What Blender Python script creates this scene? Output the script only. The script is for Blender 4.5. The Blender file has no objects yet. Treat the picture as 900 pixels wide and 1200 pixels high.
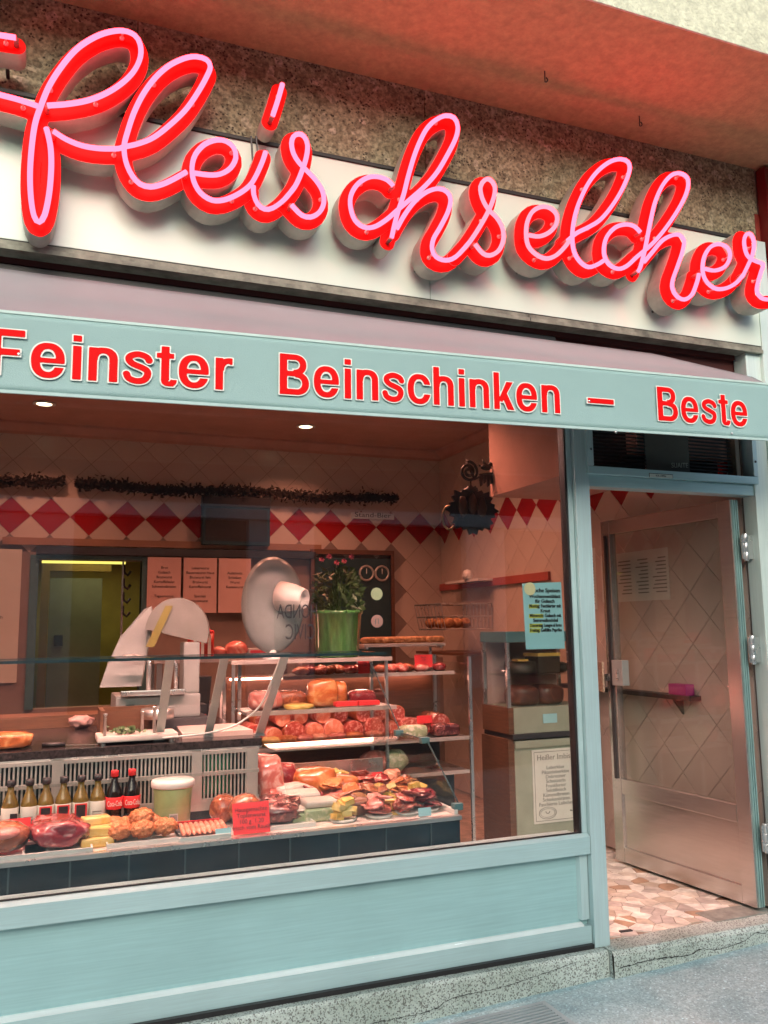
import bpy, bmesh, math, random
import numpy as np
from mathutils import Vector, Matrix, noise as mnoise
random.seed(7)
RAD = math.radians
scene = bpy.context.scene
COL = scene.collection

# ------------------------------------------------------------------ camera
EYE = Vector((0.0, -3.3, 1.52))
YAW, PITCH, ROLL, FPX = RAD(21.764), RAD(7.713), RAD(0.7257), 1000.0
_f = Vector((math.sin(YAW)*math.cos(PITCH), math.cos(YAW)*math.cos(PITCH), math.sin(PITCH)))
_r = Vector((math.cos(YAW), -math.sin(YAW), 0.0))
_d = _f.cross(_r)
CR = math.cos(ROLL)*_r + math.sin(ROLL)*_d
CD = -math.sin(ROLL)*_r + math.cos(ROLL)*_d
cam_data = bpy.data.cameras.new('camera')
cam_data.sensor_fit = 'HORIZONTAL'; cam_data.sensor_width = 36.0; cam_data.lens = 36.0*FPX/900.0
cam_data.clip_start = 0.05; cam_data.clip_end = 500
cam = bpy.data.objects.new('camera', cam_data); COL.objects.link(cam)
m = Matrix.Identity(4)
for i in range(3):
    m[i][0] = CR[i]; m[i][1] = -CD[i]; m[i][2] = -_f[i]; m[i][3] = EYE[i]
cam.matrix_world = m
scene.camera = cam

# ------------------------------------------------------------------ sky, sun, exposure
SUN_EL, SUN_AZ = RAD(26), RAD(194)      # soft light from high over the street
world = bpy.data.worlds.new('World'); scene.world = world; world.use_nodes = True
nt = world.node_tree; nt.nodes.clear()
sky = nt.nodes.new('ShaderNodeTexSky'); sky.sky_type = 'NISHITA'; sky.sun_disc = False
sky.sun_elevation = SUN_EL; sky.sun_rotation = SUN_AZ; sky.air_density = 1.0; sky.dust_density = 3.0; sky.ozone_density = 1.0
bg = nt.nodes.new('ShaderNodeBackground'); bg.inputs['Strength'].default_value = 0.13
wo = nt.nodes.new('ShaderNodeOutputWorld')
nt.links.new(sky.outputs[0], bg.inputs[0]); nt.links.new(bg.outputs[0], wo.inputs[0])
sd = bpy.data.lights.new('sun', 'SUN'); sd.energy = 1.35; sd.angle = RAD(50); sd.color = (1.0, 0.97, 0.90)
sun = bpy.data.objects.new('sun', sd); COL.objects.link(sun)
sdir = Vector((math.sin(SUN_AZ)*math.cos(SUN_EL), math.cos(SUN_AZ)*math.cos(SUN_EL), math.sin(SUN_EL)))
sun.rotation_euler = sdir.to_track_quat('Z', 'Y').to_euler(); sun.location = sdir*30
vs = scene.view_settings
vs.view_transform = 'Standard'; vs.look = 'None'; vs.gamma = 1.0; vs.use_curve_mapping = False
vs.exposure = 0.6
cy = scene.cycles
cy.max_bounces = 6; cy.glossy_bounces = 3; cy.diffuse_bounces = 4; cy.transparent_max_bounces = 40; cy.sample_clamp_indirect = 6.0
cy.caustics_reflective = False; cy.caustics_refractive = False; cy.use_denoising = True

# ------------------------------------------------------------------ materials
def _nt(name):
    M = bpy.data.materials.new(name); M.use_nodes = True
    t = M.node_tree; b = t.nodes['Principled BSDF']
    return M, t, b
def N(t, kind, **kw):
    n = t.nodes.new(kind)
    for k, v in kw.items():
        if k in n.inputs: n.inputs[k].default_value = v
        else: setattr(n, k, v)
    return n
def ramp(t, fac, stops):
    r = t.nodes.new('ShaderNodeValToRGB')
    el = r.color_ramp.elements
    while len(el) > 1: el.remove(el[0])
    el[0].position = stops[0][0]; el[0].color = (*stops[0][1], 1)
    for p, c in stops[1:]:
        e = el.new(p); e.color = (*c, 1)
    t.links.new(fac, r.inputs[0]); return r
def coord(t, scale=(1, 1, 1)):
    tc = t.nodes.new('ShaderNodeTexCoord'); mp = t.nodes.new('ShaderNodeMapping')
    mp.inputs['Scale'].default_value = scale
    t.links.new(tc.outputs['Object'], mp.inputs[0]); return mp.outputs[0]
def bump(t, b, h, strength, dist=0.01):
    n = N(t, 'ShaderNodeBump', Strength=strength, Distance=dist)
    t.links.new(h, n.inputs['Height']); t.links.new(n.outputs[0], b.inputs['Normal'])
def mix(t, fac, a, bc):
    n = t.nodes.new('ShaderNodeMix'); n.data_type = 'RGBA'
    if isinstance(fac, float): n.inputs[0].default_value = fac
    else: t.links.new(fac, n.inputs[0])
    for s, v in ((6, a), (7, bc)):
        if isinstance(v, tuple): n.inputs[s].default_value = (*v, 1)
        else: t.links.new(v, n.inputs[s])
    return n.outputs[2]
def plain(name, c, rough=0.5, metal=0.0, var=0.12, vs_=6.0, bmp=0.0, bs=60.0, spec=0.5, coat=0.0, sc=(1, 1, 1)):
    M, t, b = _nt(name)
    b.inputs['Roughness'].default_value = rough; b.inputs['Metallic'].default_value = metal
    b.inputs['Specular IOR Level'].default_value = spec; b.inputs['Coat Weight'].default_value = coat
    co = coord(t, sc)
    n = N(t, 'ShaderNodeTexNoise', Scale=vs_, Detail=6.0, Roughness=0.6); t.links.new(co, n.inputs['Vector'])
    lo = tuple(max(0, x*(1-var)) for x in c); hi = tuple(min(1, x*(1+var)) for x in c)
    r = ramp(t, n.outputs[0], [(0.3, lo), (0.7, hi)])
    t.links.new(r.outputs[0], b.inputs['Base Color'])
    rr = N(t, 'ShaderNodeMapRange'); rr.inputs[3].default_value = max(0.02, rough*0.8); rr.inputs[4].default_value = min(1, rough*1.2)
    t.links.new(n.outputs[0], rr.inputs[0]); t.links.new(rr.outputs[0], b.inputs['Roughness'])
    if bmp:
        n2 = N(t, 'ShaderNodeTexNoise', Scale=bs, Detail=4.0); t.links.new(co, n2.inputs['Vector'])
        bump(t, b, n2.outputs[0], bmp)
    return M
def emit(name, c, s=1.0):
    M = bpy.data.materials.new(name); M.use_nodes = True; t = M.node_tree; t.nodes.clear()
    e = N(t, 'ShaderNodeEmission', Strength=s); e.inputs[0].default_value = (*c, 1)
    o = t.nodes.new('ShaderNodeOutputMaterial'); t.links.new(e.outputs[0], o.inputs[0]); return M
def glass(name, tint=(0.93, 0.97, 0.96), rough=0.0, refl=1.0):
    M = bpy.data.materials.new(name); M.use_nodes = True; t = M.node_tree; t.nodes.clear()
    lw = N(t, 'ShaderNodeLayerWeight', Blend=0.5)
    p = N(t, 'ShaderNodeMath', operation='POWER'); p.inputs[1].default_value = 5.0; t.links.new(lw.outputs['Facing'], p.inputs[0])
    a = N(t, 'ShaderNodeMath', operation='MULTIPLY_ADD'); a.inputs[1].default_value = 0.9*refl; a.inputs[2].default_value = 0.045*refl
    t.links.new(p.outputs[0], a.inputs[0])
    tr = t.nodes.new('ShaderNodeBsdfTransparent'); tr.inputs[0].default_value = (*tint, 1)
    gl = N(t, 'ShaderNodeBsdfGlossy', Roughness=rough)
    mx = t.nodes.new('ShaderNodeMixShader'); o = t.nodes.new('ShaderNodeOutputMaterial')
    t.links.new(a.outputs[0], mx.inputs[0]); t.links.new(tr.outputs[0], mx.inputs[1]); t.links.new(gl.outputs[0], mx.inputs[2]); t.links.new(mx.outputs[0], o.inputs[0])
    return M
def brushed(name, c, rough=0.35, metal=0.6, sc=(1.5, 1, 60)):
    M, t, b = _nt(name)
    b.inputs['Metallic'].default_value = metal
    n = N(t, 'ShaderNodeTexNoise', Scale=3.0, Detail=5.0, Roughness=0.55); t.links.new(coord(t, sc), n.inputs['Vector'])
    n2 = N(t, 'ShaderNodeTexNoise', Scale=2.2, Detail=5.0); t.links.new(coord(t), n2.inputs['Vector'])
    r = ramp(t, n.outputs[0], [(0.25, tuple(x*0.9 for x in c)), (0.75, tuple(min(1, x*1.07) for x in c))])
    r2 = ramp(t, n2.outputs[0], [(0.35, (0.9, 0.9, 0.9)), (0.65, (1, 1, 1))])
    mm = t.nodes.new('ShaderNodeMix'); mm.data_type = 'RGBA'; mm.blend_type = 'MULTIPLY'; mm.inputs[0].default_value = 1.0
    t.links.new(r.outputs[0], mm.inputs[6]); t.links.new(r2.outputs[0], mm.inputs[7]); t.links.new(mm.outputs[2], b.inputs['Base Color'])
    q = N(t, 'ShaderNodeMapRange'); q.inputs[3].default_value = rough*0.8; q.inputs[4].default_value = rough*1.25
    t.links.new(n.outputs[0], q.inputs[0]); t.links.new(q.outputs[0], b.inputs['Roughness'])
    bump(t, b, n.outputs[0], 0.05, 0.002)
    return M
def stone_conglomerate():
    M, t, b = _nt('conglomerate_stone'); co = coord(t)
    v1 = N(t, 'ShaderNodeTexVoronoi', Scale=34.0, Randomness=1.0); v2 = N(t, 'ShaderNodeTexVoronoi', Scale=62.0)
    n1 = N(t, 'ShaderNodeTexNoise', Scale=3.5, Detail=6.0); n2 = N(t, 'ShaderNodeTexNoise', Scale=60.0, Detail=5.0)
    n3 = N(t, 'ShaderNodeTexNoise', Scale=14.0, Detail=5.0, Roughness=0.7)
    wv = N(t, 'ShaderNodeVectorMath', operation='MULTIPLY_ADD'); wv.inputs[1].default_value = (0.03, 0.03, 0.03)
    t.links.new(n3.outputs['Color'], wv.inputs[0]); t.links.new(co, wv.inputs[2])
    for n in (v1, v2): t.links.new(wv.outputs[0], n.inputs['Vector'])
    for n in (n1, n2, n3): t.links.new(co, n.inputs['Vector'])
    base = ramp(t, n1.outputs[0], [(0.35, (0.21, 0.20, 0.13)), (0.65, (0.38, 0.37, 0.26))])
    peb = ramp(t, v1.outputs['Color'], [(0.0, (0.13, 0.105, 0.07)), (0.45, (0.33, 0.305, 0.20)), (0.8, (0.42, 0.41, 0.29)), (0.94, (0.62, 0.56, 0.45))])
    c1 = mix(t, 0.7, base.outputs[0], peb.outputs[0])
    pit = ramp(t, v2.outputs['Distance'], [(0.24, (0, 0, 0)), (0.36, (1, 1, 1))])
    gate = ramp(t, n3.outputs[0], [(0.44, (1, 1, 1)), (0.54, (0, 0, 0))])
    mxx = t.nodes.new('ShaderNodeMix'); mxx.data_type = 'RGBA'; mxx.blend_type = 'LIGHTEN'; mxx.inputs[0].default_value = 1
    t.links.new(pit.outputs[0], mxx.inputs[6]); t.links.new(gate.outputs[0], mxx.inputs[7])
    c2 = mix(t, mxx.outputs[2], (0.06, 0.05, 0.035), c1)
    fine = ramp(t, n2.outputs[0], [(0.38, (0.55, 0.55, 0.52)), (0.62, (1.25, 1.22, 1.15))])
    mm = t.nodes.new('ShaderNodeMix'); mm.data_type = 'RGBA'; mm.blend_type = 'MULTIPLY'; mm.inputs[0].default_value = 1.0
    t.links.new(c2, mm.inputs[6]); t.links.new(fine.outputs[0], mm.inputs[7]); t.links.new(mm.outputs[2], b.inputs['Base Color'])
    b.inputs['Roughness'].default_value = 0.7
    bump(t, b, mxx.outputs[2], 0.35, 0.004)
    return M
def terrazzo():
    M, t, b = _nt('speckled_stone'); co = coord(t)
    v = N(t, 'ShaderNodeTexVoronoi', Scale=210.0); v.inputs['Randomness'].default_value = 1.0
    n = N(t, 'ShaderNodeTexNoise', Scale=60.0, Detail=5.0, Roughness=0.7); n2 = N(t, 'ShaderNodeTexNoise', Scale=4.0, Detail=6.0)
    for q in (v, n, n2): t.links.new(co, q.inputs['Vector'])
    r = ramp(t, v.outputs['Color'], [(0.0, (0.05, 0.055, 0.05)), (0.28, (0.12, 0.14, 0.13)), (0.33, (0.38, 0.47, 0.44)), (0.7, (0.54, 0.64, 0.59)), (0.9, (0.28, 0.36, 0.34))])
    g = ramp(t, n.outputs[0], [(0.3, (0.42, 0.44, 0.40)), (0.7, (0.6, 0.61, 0.54))])
    c = mix(t, 0.18, r.outputs[0], g.outputs[0])
    d = ramp(t, n2.outputs[0], [(0.35, (0.72, 0.75, 0.72)), (0.6, (1, 1, 1))])
    mm = t.nodes.new('ShaderNodeMix'); mm.data_type = 'RGBA'; mm.blend_type = 'MULTIPLY'; mm.inputs[0].default_value = 1.0
    t.links.new(c, mm.inputs[6]); t.links.new(d.outputs[0], mm.inputs[7]); t.links.new(mm.outputs[2], b.inputs['Base Color'])
    b.inputs['Roughness'].default_value = 0.65; bump(t, b, n.outputs[0], 0.35, 0.003); return M
def meat(name, red, fat, scale=18.0, rough=0.25, thr=(0.5, 0.62), dist=1.5):
    M, t, b = _nt(name)
    n = N(t, 'ShaderNodeTexNoise', Scale=scale, Detail=5.0, Roughness=0.6, Distortion=dist); t.links.new(coord(t), n.inputs['Vector'])
    r = ramp(t, n.outputs[0], [(0.2, tuple(x*0.6 for x in red)), (thr[0], red), (thr[1], fat), (0.9, fat)])
    t.links.new(r.outputs[0], b.inputs['Base Color']); b.inputs['Roughness'].default_value = rough
    b.inputs['Coat Weight'].default_value = 0.0 if rough > 0.5 else 0.8; b.inputs['Coat Roughness'].default_value = 0.08
    b.inputs['Subsurface Weight'].default_value = 0.0
    bump(t, b, n.outputs[0], 0.45, 0.008); return M
def pavement_mat():
    M, t, b = _nt('asphalt_pavement'); co = coord(t)
    n = N(t, 'ShaderNodeTexNoise', Scale=170.0, Detail=4.0); n2 = N(t, 'ShaderNodeTexNoise', Scale=2.4, Detail=7.0, Roughness=0.65); v = N(t, 'ShaderNodeTexVoronoi', Scale=140.0)
    for q in (n, n2, v): t.links.new(co, q.inputs['Vector'])
    a = ramp(t, n2.outputs[0], [(0.3, (0.21, 0.35, 0.38)), (0.5, (0.34, 0.49, 0.51)), (0.7, (0.46, 0.60, 0.61))])
    g = ramp(t, v.outputs['Color'], [(0.1, (0.7, 0.7, 0.7)), (0.8, (1.1, 1.1, 1.1)), (0.97, (1.6, 1.6, 1.6))])
    mm = t.nodes.new('ShaderNodeMix'); mm.data_type = 'RGBA'; mm.blend_type = 'MULTIPLY'; mm.inputs[0].default_value = 1.0
    t.links.new(a.outputs[0], mm.inputs[6]); t.links.new(g.outputs[0], mm.inputs[7]); t.links.new(mm.outputs[2], b.inputs['Base Color'])
    b.inputs['Roughness'].default_value = 0.75; bump(t, b, n.outputs[0], 0.5, 0.004); return M

ALU = brushed('brushed_aluminium', (0.44, 0.64, 0.65), 0.34, 0.35)
ALU_V = brushed('brushed_aluminium_upright', (0.50, 0.68, 0.69), 0.34, 0.35, (60, 60, 1.5))
ALU_P = brushed('satin_aluminium_panel', (0.33, 0.56, 0.57), 0.42, 0.25, (1.2, 1, 40))
ALU_D = brushed('door_aluminium', (0.60, 0.58, 0.55), 0.24, 0.85, (20, 1.5, 40))
STEEL = plain('steel', (0.62, 0.64, 0.63), 0.28, 0.9, 0.06)
WHITE = plain('white_enamel', (0.72, 0.76, 0.70), 0.35, 0, 0.05, 2.5)
FASCIA = plain('white_fascia_sheet', (0.62, 0.75, 0.66), 0.24, 0, 0.05, 1.6)
BLACK = plain('black_rubber', (0.012, 0.012, 0.013), 0.5)
DARK = plain('dark_metal', (0.03, 0.032, 0.035), 0.45)
DARKRED = plain('dark_red_lining', (0.07, 0.012, 0.010), 0.6)
RUST = plain('weathered_strip', (0.20, 0.21, 0.17), 0.6, 0.2, 0.5, 14)
STONE = stone_conglomerate(); SPECK = terrazzo(); PAVE = pavement_mat()
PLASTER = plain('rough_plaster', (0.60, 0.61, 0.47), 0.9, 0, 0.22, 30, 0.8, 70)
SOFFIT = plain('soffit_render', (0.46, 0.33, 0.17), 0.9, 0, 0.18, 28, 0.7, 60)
REDFACE = plain('red_sign_enamel', (0.80, 0.006, 0.005), 0.45, 0, 0.05, 5, spec=0.06)
RETURN = plain('sign_return_metal', (0.42, 0.41, 0.36), 0.5, 0.3, 0.25, 9)
NEON = emit('lit_pink_neon', (8.5, 0.31, 0.54), 1.0)
NEONW = emit('lit_salmon_neon', (8.5, 0.31, 0.44), 1.0)
GLASSTUBE = plain('glass_support', (0.55, 0.35, 0.33), 0.15)
FABRIC = plain('awning_fabric', (0.30, 0.31, 0.33), 0.75, 0, 0.06, 3.0, 0.25, 350)
VALANCE = plain('awning_valance_fabric', (0.29, 0.45, 0.44), 0.6, 0, 0.06, 2.0, 0.2, 350)
PRINTRED = plain('red_print', (0.76, 0.004, 0.005), 0.6, 0, 0.04, spec=0.1)
PRINTWHITE = plain('white_print', (0.78, 0.80, 0.74), 0.5, 0, 0.04)
INK = plain('black_ink', (0.02, 0.022, 0.025), 0.6)
INKGREY = plain('grey_ink', (0.22, 0.22, 0.20), 0.6)
PANE = glass('window_glass', (0.88, 0.895, 0.885), 0.0, 1.0); CASEGLASS = glass('case_glass', (0.95, 0.98, 0.97), 0.0, 0.8)
TILE = plain('cream_wall_tile', (0.56, 0.49, 0.42), 0.22, 0, 0.06, 1.5)
TILERED = plain('oxblood_wall_tile', (0.30, 0.010, 0.014), 0.18, 0, 0.1, 2.0)
GROUT = plain('grey_grout', (0.26, 0.21, 0.18), 0.9)
CEIL = plain('painted_ceiling', (0.50, 0.30, 0.25), 0.75)
GRANITE = plain('dark_granite', (0.035, 0.03, 0.03), 0.2, 0, 0.8, 90)
BLUEBASE = plain('dark_blue_glass_base', (0.006, 0.020, 0.030), 0.15, 0, 0.5, 3, spec=0.1)
MARBLE = plain('white_marble', (0.66, 0.57, 0.52), 0.35, 0, 0.12, 7)
CARDRED = plain('red_price_card', (0.78, 0.035, 0.04), 0.6)
PAPERBLUE = plain('pale_blue_paper', (0.32, 0.60, 0.64), 0.8, 0, 0.05)
PAPER = plain('white_paper', (0.62, 0.65, 0.58), 0.8, 0, 0.05)
PAPERPINK = plain('menu_paper', (0.58, 0.40, 0.36), 0.8, 0, 0.05)
YELLOW = plain('highlighter_yellow', (0.62, 0.66, 0.08), 0.7)
CREAMDOT = plain('cream_sticker', (0.80, 0.72, 0.42), 0.5)
PINKDOT = plain('pink_sticker', (0.75, 0.33, 0.28), 0.5)
TEAL = plain('teal_paint', (0.07, 0.17, 0.18), 0.4)
DARKTEAL = plain('dark_teal_enamel', (0.02, 0.055, 0.065), 0.3)
GREENPOT = plain('green_glazed_pot', (0.05, 0.17, 0.045), 0.12, 0, 0.5, 7, 0, 60, 0.5, 0.6, (6, 6, 1))
LEAF = plain('leaf_green', (0.045, 0.10, 0.03), 0.45, 0, 0.5, 30)
PETAL = plain('pink_petal', (0.60, 0.12, 0.22), 0.6)
DRIED = plain('dried_foliage', (0.030, 0.022, 0.016), 0.8, 0, 0.6, 40)
IRON = plain('black_wrought_iron', (0.014, 0.012, 0.012), 0.5)
WOOD = plain('brown_wood', (0.12, 0.055, 0.028), 0.5, 0, 0.3, 8, 0, 60, 0.5, 0, (1, 1, 12))
SAGE = plain('sage_laminate', (0.30, 0.34, 0.26), 0.45)
YWALL = plain('ochre_painted_wall', (0.46, 0.38, 0.10), 0.7)
GREYDOOR = plain('grey_green_door', (0.22, 0.25, 0.20), 0.6)
PLASTIC = plain('grey_plastic', (0.26, 0.27, 0.26), 0.4)
WPLASTIC = plain('white_plastic', (0.70, 0.70, 0.66), 0.3)
GRILLE = plain('vent_steel', (0.52, 0.52, 0.47), 0.35, 0.5)
MEATRED = meat('raw_beef', (0.27, 0.022, 0.03), (0.60, 0.33, 0.30), 11, 0.2, (0.56, 0.74))
MEATPINK = meat('cooked_ham', (0.62, 0.17, 0.14), (0.75, 0.42, 0.36), 10)
SALAMI = meat('salami', (0.46, 0.07, 0.05), (0.72, 0.36, 0.30), 70, 0.35, (0.52, 0.6), 0.3)
BACON = meat('smoked_bacon', (0.62, 0.16, 0.045), (0.78, 0.34, 0.13), 9)
SMOKED = meat('smoked_ham', (0.27, 0.065, 0.028), (0.48, 0.16, 0.07), 22)
DARKMEAT = meat('dark_sausage', (0.085, 0.018, 0.018), (0.30, 0.09, 0.08), 20, 0.15)
CRUMB = meat('fried_crumb', (0.50, 0.15, 0.04), (0.72, 0.34, 0.16), 60, 0.6)
CHEESE = meat('yellow_cheese', (0.72, 0.47, 0.11), (0.78, 0.60, 0.24), 8, 0.4)
SAUSAGE = meat('pink_sausage', (0.68, 0.23, 0.14), (0.78, 0.42, 0.30), 12)
ASPIC = meat('pale_green_aspic', (0.36, 0.43, 0.25), (0.72, 0.66, 0.52), 20, 0.2)
BREAD = meat('bread_crust', (0.32, 0.14, 0.05), (0.55, 0.30, 0.13), 14, 0.7)
RIND = plain('dark_cheese_rind', (0.035, 0.028, 0.022), 0.45)
DARKLOAF = meat('dark_loaf', (0.11, 0.030, 0.012), (0.20, 0.06, 0.025), 12, 0.45)
LOWLIGHT = emit('lit_downlight', (1.0, 0.80, 0.52), 5.0)
CASELAMP = emit('lit_case_tube', (1.0, 0.40, 0.30), 30.0)
DECKFILL = emit('added_deck_tube', (1.0, 0.48, 0.40), 620.0)  # glow of the unseen lamp added over the window deck
BACKLAMP = emit('lit_back_room_tube', (1.0, 0.80, 0.16), 1.2)

# ------------------------------------------------------------------ mesh helpers
class G:
    def __init__(s): s.bm = bmesh.new(); s.mi = 0
    def box(s, x0, x1, y0, y1, z0, z1, bev=0.0, rot=None):
        vs_ = [s.bm.verts.new((x, y, z)) for x in (x0, x1) for y in (y0, y1) for z in (z0, z1)]
        fs = [s.bm.faces.new([vs_[i] for i in q]) for q in ((0, 1, 3, 2), (4, 6, 7, 5), (0, 4, 5, 1), (2, 3, 7, 6), (0, 2, 6, 4), (1, 5, 7, 3))]
        if rot is not None:
            c = Vector(((x0+x1)/2, (y0+y1)/2, (z0+z1)/2)); bmesh.ops.rotate(s.bm, verts=vs_, cent=c, matrix=rot)
        if bev:
            es = {e for f in fs for e in f.edges}
            bmesh.ops.bevel(s.bm, geom=list(es), offset=bev, segments=2, profile=0.7, affect='EDGES')
        return s
    def prism(s, pts, vec):
        vec = Vector(vec); a = [s.bm.verts.new(p) for p in pts]; b = [s.bm.verts.new(Vector(p)+vec) for p in pts]
        s.bm.faces.new(a); s.bm.faces.new(b[::-1]); n = len(a)
        for i in range(n): s.bm.faces.new((a[i], b[i], b[(i+1) % n], a[(i+1) % n]))
        return s
    def quad(s, *p): s.bm.faces.new([s.bm.verts.new(q) for q in p]); return s
    def tube(s, pts, r, n=10, cap=True, taper=None, flat=None):
        pts = [Vector(p) for p in pts]; rings = []; up = None
        for i, p in enumerate(pts):
            d = (pts[min(i+1, len(pts)-1)]-pts[max(i-1, 0)]).normalized()
            if up is None: up = d.orthogonal().normalized()
            else: up = (up-d*up.dot(d)).normalized()
            q = d.cross(up); rr = r if taper is None else r*taper(i/(len(pts)-1))
            rings.append([s.bm.verts.new(p+up*math.cos(2*math.pi*k/n)*rr+q*math.sin(2*math.pi*k/n)*rr) for k in range(n)])
        for a, b in zip(rings, rings[1:]):
            for k in range(n): s.bm.faces.new((a[k], a[(k+1) % n], b[(k+1) % n], b[k]))
        if cap: s.bm.faces.new(rings[0][::-1]); s.bm.faces.new(rings[-1])
        return s
    def lathe(s, c, prof, n=24, axis='Z'):
        c = Vector(c); rings = []
        for r, h in prof:
            ring = []
            for k in range(n):
                a = 2*math.pi*k/n; x, y = math.cos(a)*r, math.sin(a)*r
                v = (x, y, h) if axis == 'Z' else ((x, -h, y) if axis == 'Y' else (h, x, y))
                ring.append(s.bm.verts.new(c+Vector(v)))
            rings.append(ring)
        for a, b in zip(rings, rings[1:]):
            for k in range(n): s.bm.faces.new((a[k], a[(k+1) % n], b[(k+1) % n], b[k]))
        s.bm.faces.new(rings[0][::-1]); s.bm.faces.new(rings[-1]); return s
    def blob(s, c, rx, ry, rz, amp=0.15, freq=2.0, seed=0, sub=3, floor=None, power=1.0):
        r = bmesh.ops.create_icosphere(s.bm, subdivisions=sub, radius=1.0)
        o = Vector((seed*3.1, seed*1.7, seed*5.3))
        for v in r['verts']:
            d = v.co.normalized(); k = 1+amp*mnoise.noise(d*freq+o)+amp*0.4*mnoise.noise(d*freq*2.7+o)+(amp*0.22*mnoise.noise(d*freq*6.5+o) if sub > 2 else 0)
            if power != 1.0: d = Vector([math.copysign(abs(q)**power, q) for q in d])
            p = Vector((d.x*rx*k, d.y*ry*k, d.z*rz*k))+Vector(c)
            if floor is not None and p.z < floor: p.z = floor
            v.co = p
        return s
    def rotz(s, ang, c): bmesh.ops.rotate(s.bm, verts=s.bm.verts[:], cent=Vector(c), matrix=Matrix.Rotation(ang, 3, 'Z')); return s
    def xf(s, M): s.bm.transform(M); return s
    def mesh(s, name, mat_, smooth=False):
        bmesh.ops.recalc_face_normals(s.bm, faces=s.bm.faces[:])
        me = bpy.data.meshes.new(name); s.bm.to_mesh(me); s.bm.free(); me.materials.append(mat_)
        if smooth: me.polygons.foreach_set('use_smooth', [True]*len(me.polygons))
        return me
def link(name, me, parent=None):
    o = bpy.data.objects.new(name, me); COL.objects.link(o)
    if parent is not None:
        o.parent = parent
        r = parent
        while r.parent is not None: r = r.parent
        if parent is r: o.matrix_parent_inverse = r.matrix_basis.inverted()
    return o
def part(name, g, mat_, parent=None, smooth=False): return link(name, g.mesh(name, mat_, smooth), parent)
def tag(o, label, cat, group=None):
    o['label'] = label; o['category'] = cat
    if group: o['group'] = group
    return o
def T(name, label, cat, loc=(0, 0, 0), group=None):
    o = bpy.data.objects.new(name, None); COL.objects.link(o); o.location = loc; o.empty_display_size = 0.1
    return tag(o, label, cat, group)
def S(name, g, mat_, smooth=False):
    o = part(name, g, mat_, None, smooth); o['kind'] = 'structure'; return o
def one(name, label, cat, g, mat_, smooth=True, group=None): return tag(part(name, g, mat_, None, smooth), label, cat, group)
def text_mesh(body, size, mat_, at, width=None, extrude=0.0008, offset=0.0, align='LEFT', mirror=False, lines=1.0, rotz=0.0, height=None):
    cu = bpy.data.curves.new('t', 'FONT'); cu.body = body; cu.size = size; cu.extrude = extrude; cu.offset = offset
    cu.align_x = align; cu.space_line = lines; cu.resolution_u = 4
    o = bpy.data.objects.new('t', cu); COL.objects.link(o)
    bpy.context.view_layer.update()
    me = bpy.data.meshes.new_from_object(o.evaluated_get(bpy.context.evaluated_depsgraph_get()))
    bpy.data.objects.remove(o); bpy.data.curves.remove(cu)
    me.materials.clear(); me.materials.append(mat_)
    co = np.empty(len(me.vertices)*3); me.vertices.foreach_get('co', co); co = co.reshape(-1, 3)
    if width is not None:
        x0, x1 = co[:, 0].min(), co[:, 0].max(); co[:, 0] = (co[:, 0]-x0)*width/(x1-x0)
    if height is not None:
        co[:, 1] *= height/co[:, 1].max()
    if mirror: co[:, 0] *= -1
    out = np.stack([co[:, 0], -co[:, 2], co[:, 1]], 1)
    c, s_ = math.cos(rotz), math.sin(rotz)
    out = np.stack([out[:, 0]*c-out[:, 1]*s_, out[:, 0]*s_+out[:, 1]*c, out[:, 2]], 1)+np.array(at)
    me.vertices.foreach_set('co', out.ravel()); me.update()
    if mirror: me.flip_normals()
    return me
def spline(pts, step=0.012):
    P = [np.array(p, float) for p in pts]; P = [2*P[0]-P[1]]+P+[2*P[-1]-P[-2]]; out = []
    for i in range(1, len(P)-2):
        n = max(2, int(np.linalg.norm(P[i+1]-P[i])/step))
        for k in range(n):
            t = k/n
            out.append(0.5*((2*P[i])+(-P[i-1]+P[i+1])*t+(2*P[i-1]-5*P[i]+4*P[i+1]-P[i+2])*t*t+(-P[i-1]+3*P[i]-3*P[i+1]+P[i+2])*t**3))
    out.append(P[-2]); return np.array(out)
def at(u, v, Y):            # where the photograph's point lies on a wall-parallel plane at depth Y
    d = CR*((u-450)/FPX)+CD*((v-600)/FPX)+_f
    return EYE+d*((Y-EYE.y)/d.y)

# ================================================================== SETTING
FLOOR = 0.149
def gz(x): return 0.03+0.034*(max(-6, min(6, x))-1.97)
g = G()
g.box(-150, 150, -160, 60, -0.62, -0.60); S('ground', g, plain('far_ground', (0.06, 0.065, 0.065), 0.9))
def slab(name, y0, y1, dz, mat_, thick=0.35, x0=-40, x1=40):
    g = G(); xs = sorted({x0, -6, -3, 0, 3, 6, x1})
    for a, b in zip(xs, xs[1:]):
        g.prism([(a, y0, gz(a)+dz), (b, y0, gz(b)+dz), (b, y0, gz(b)+dz-thick), (a, y0, gz(a)+dz-thick)], (0, y1-y0, 0))
    bmesh.ops.remove_doubles(g.bm, verts=g.bm.verts[:], dist=1e-5)
    return S(name, g, mat_)
slab('pavement', -4.3, -0.02, 0, PAVE)
slab('kerb', -4.45, -4.302, -0.002, SPECK)
slab('road', -10.2, -4.452, -0.12, plain('road_asphalt', (0.055, 0.06, 0.062), 0.85, 0, 0.3, 20, 0.5, 150))
slab('far_pavement', -14.0, -10.202, 0, plain('far_pavement_slabs', (0.22, 0.24, 0.24), 0.85))

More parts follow.
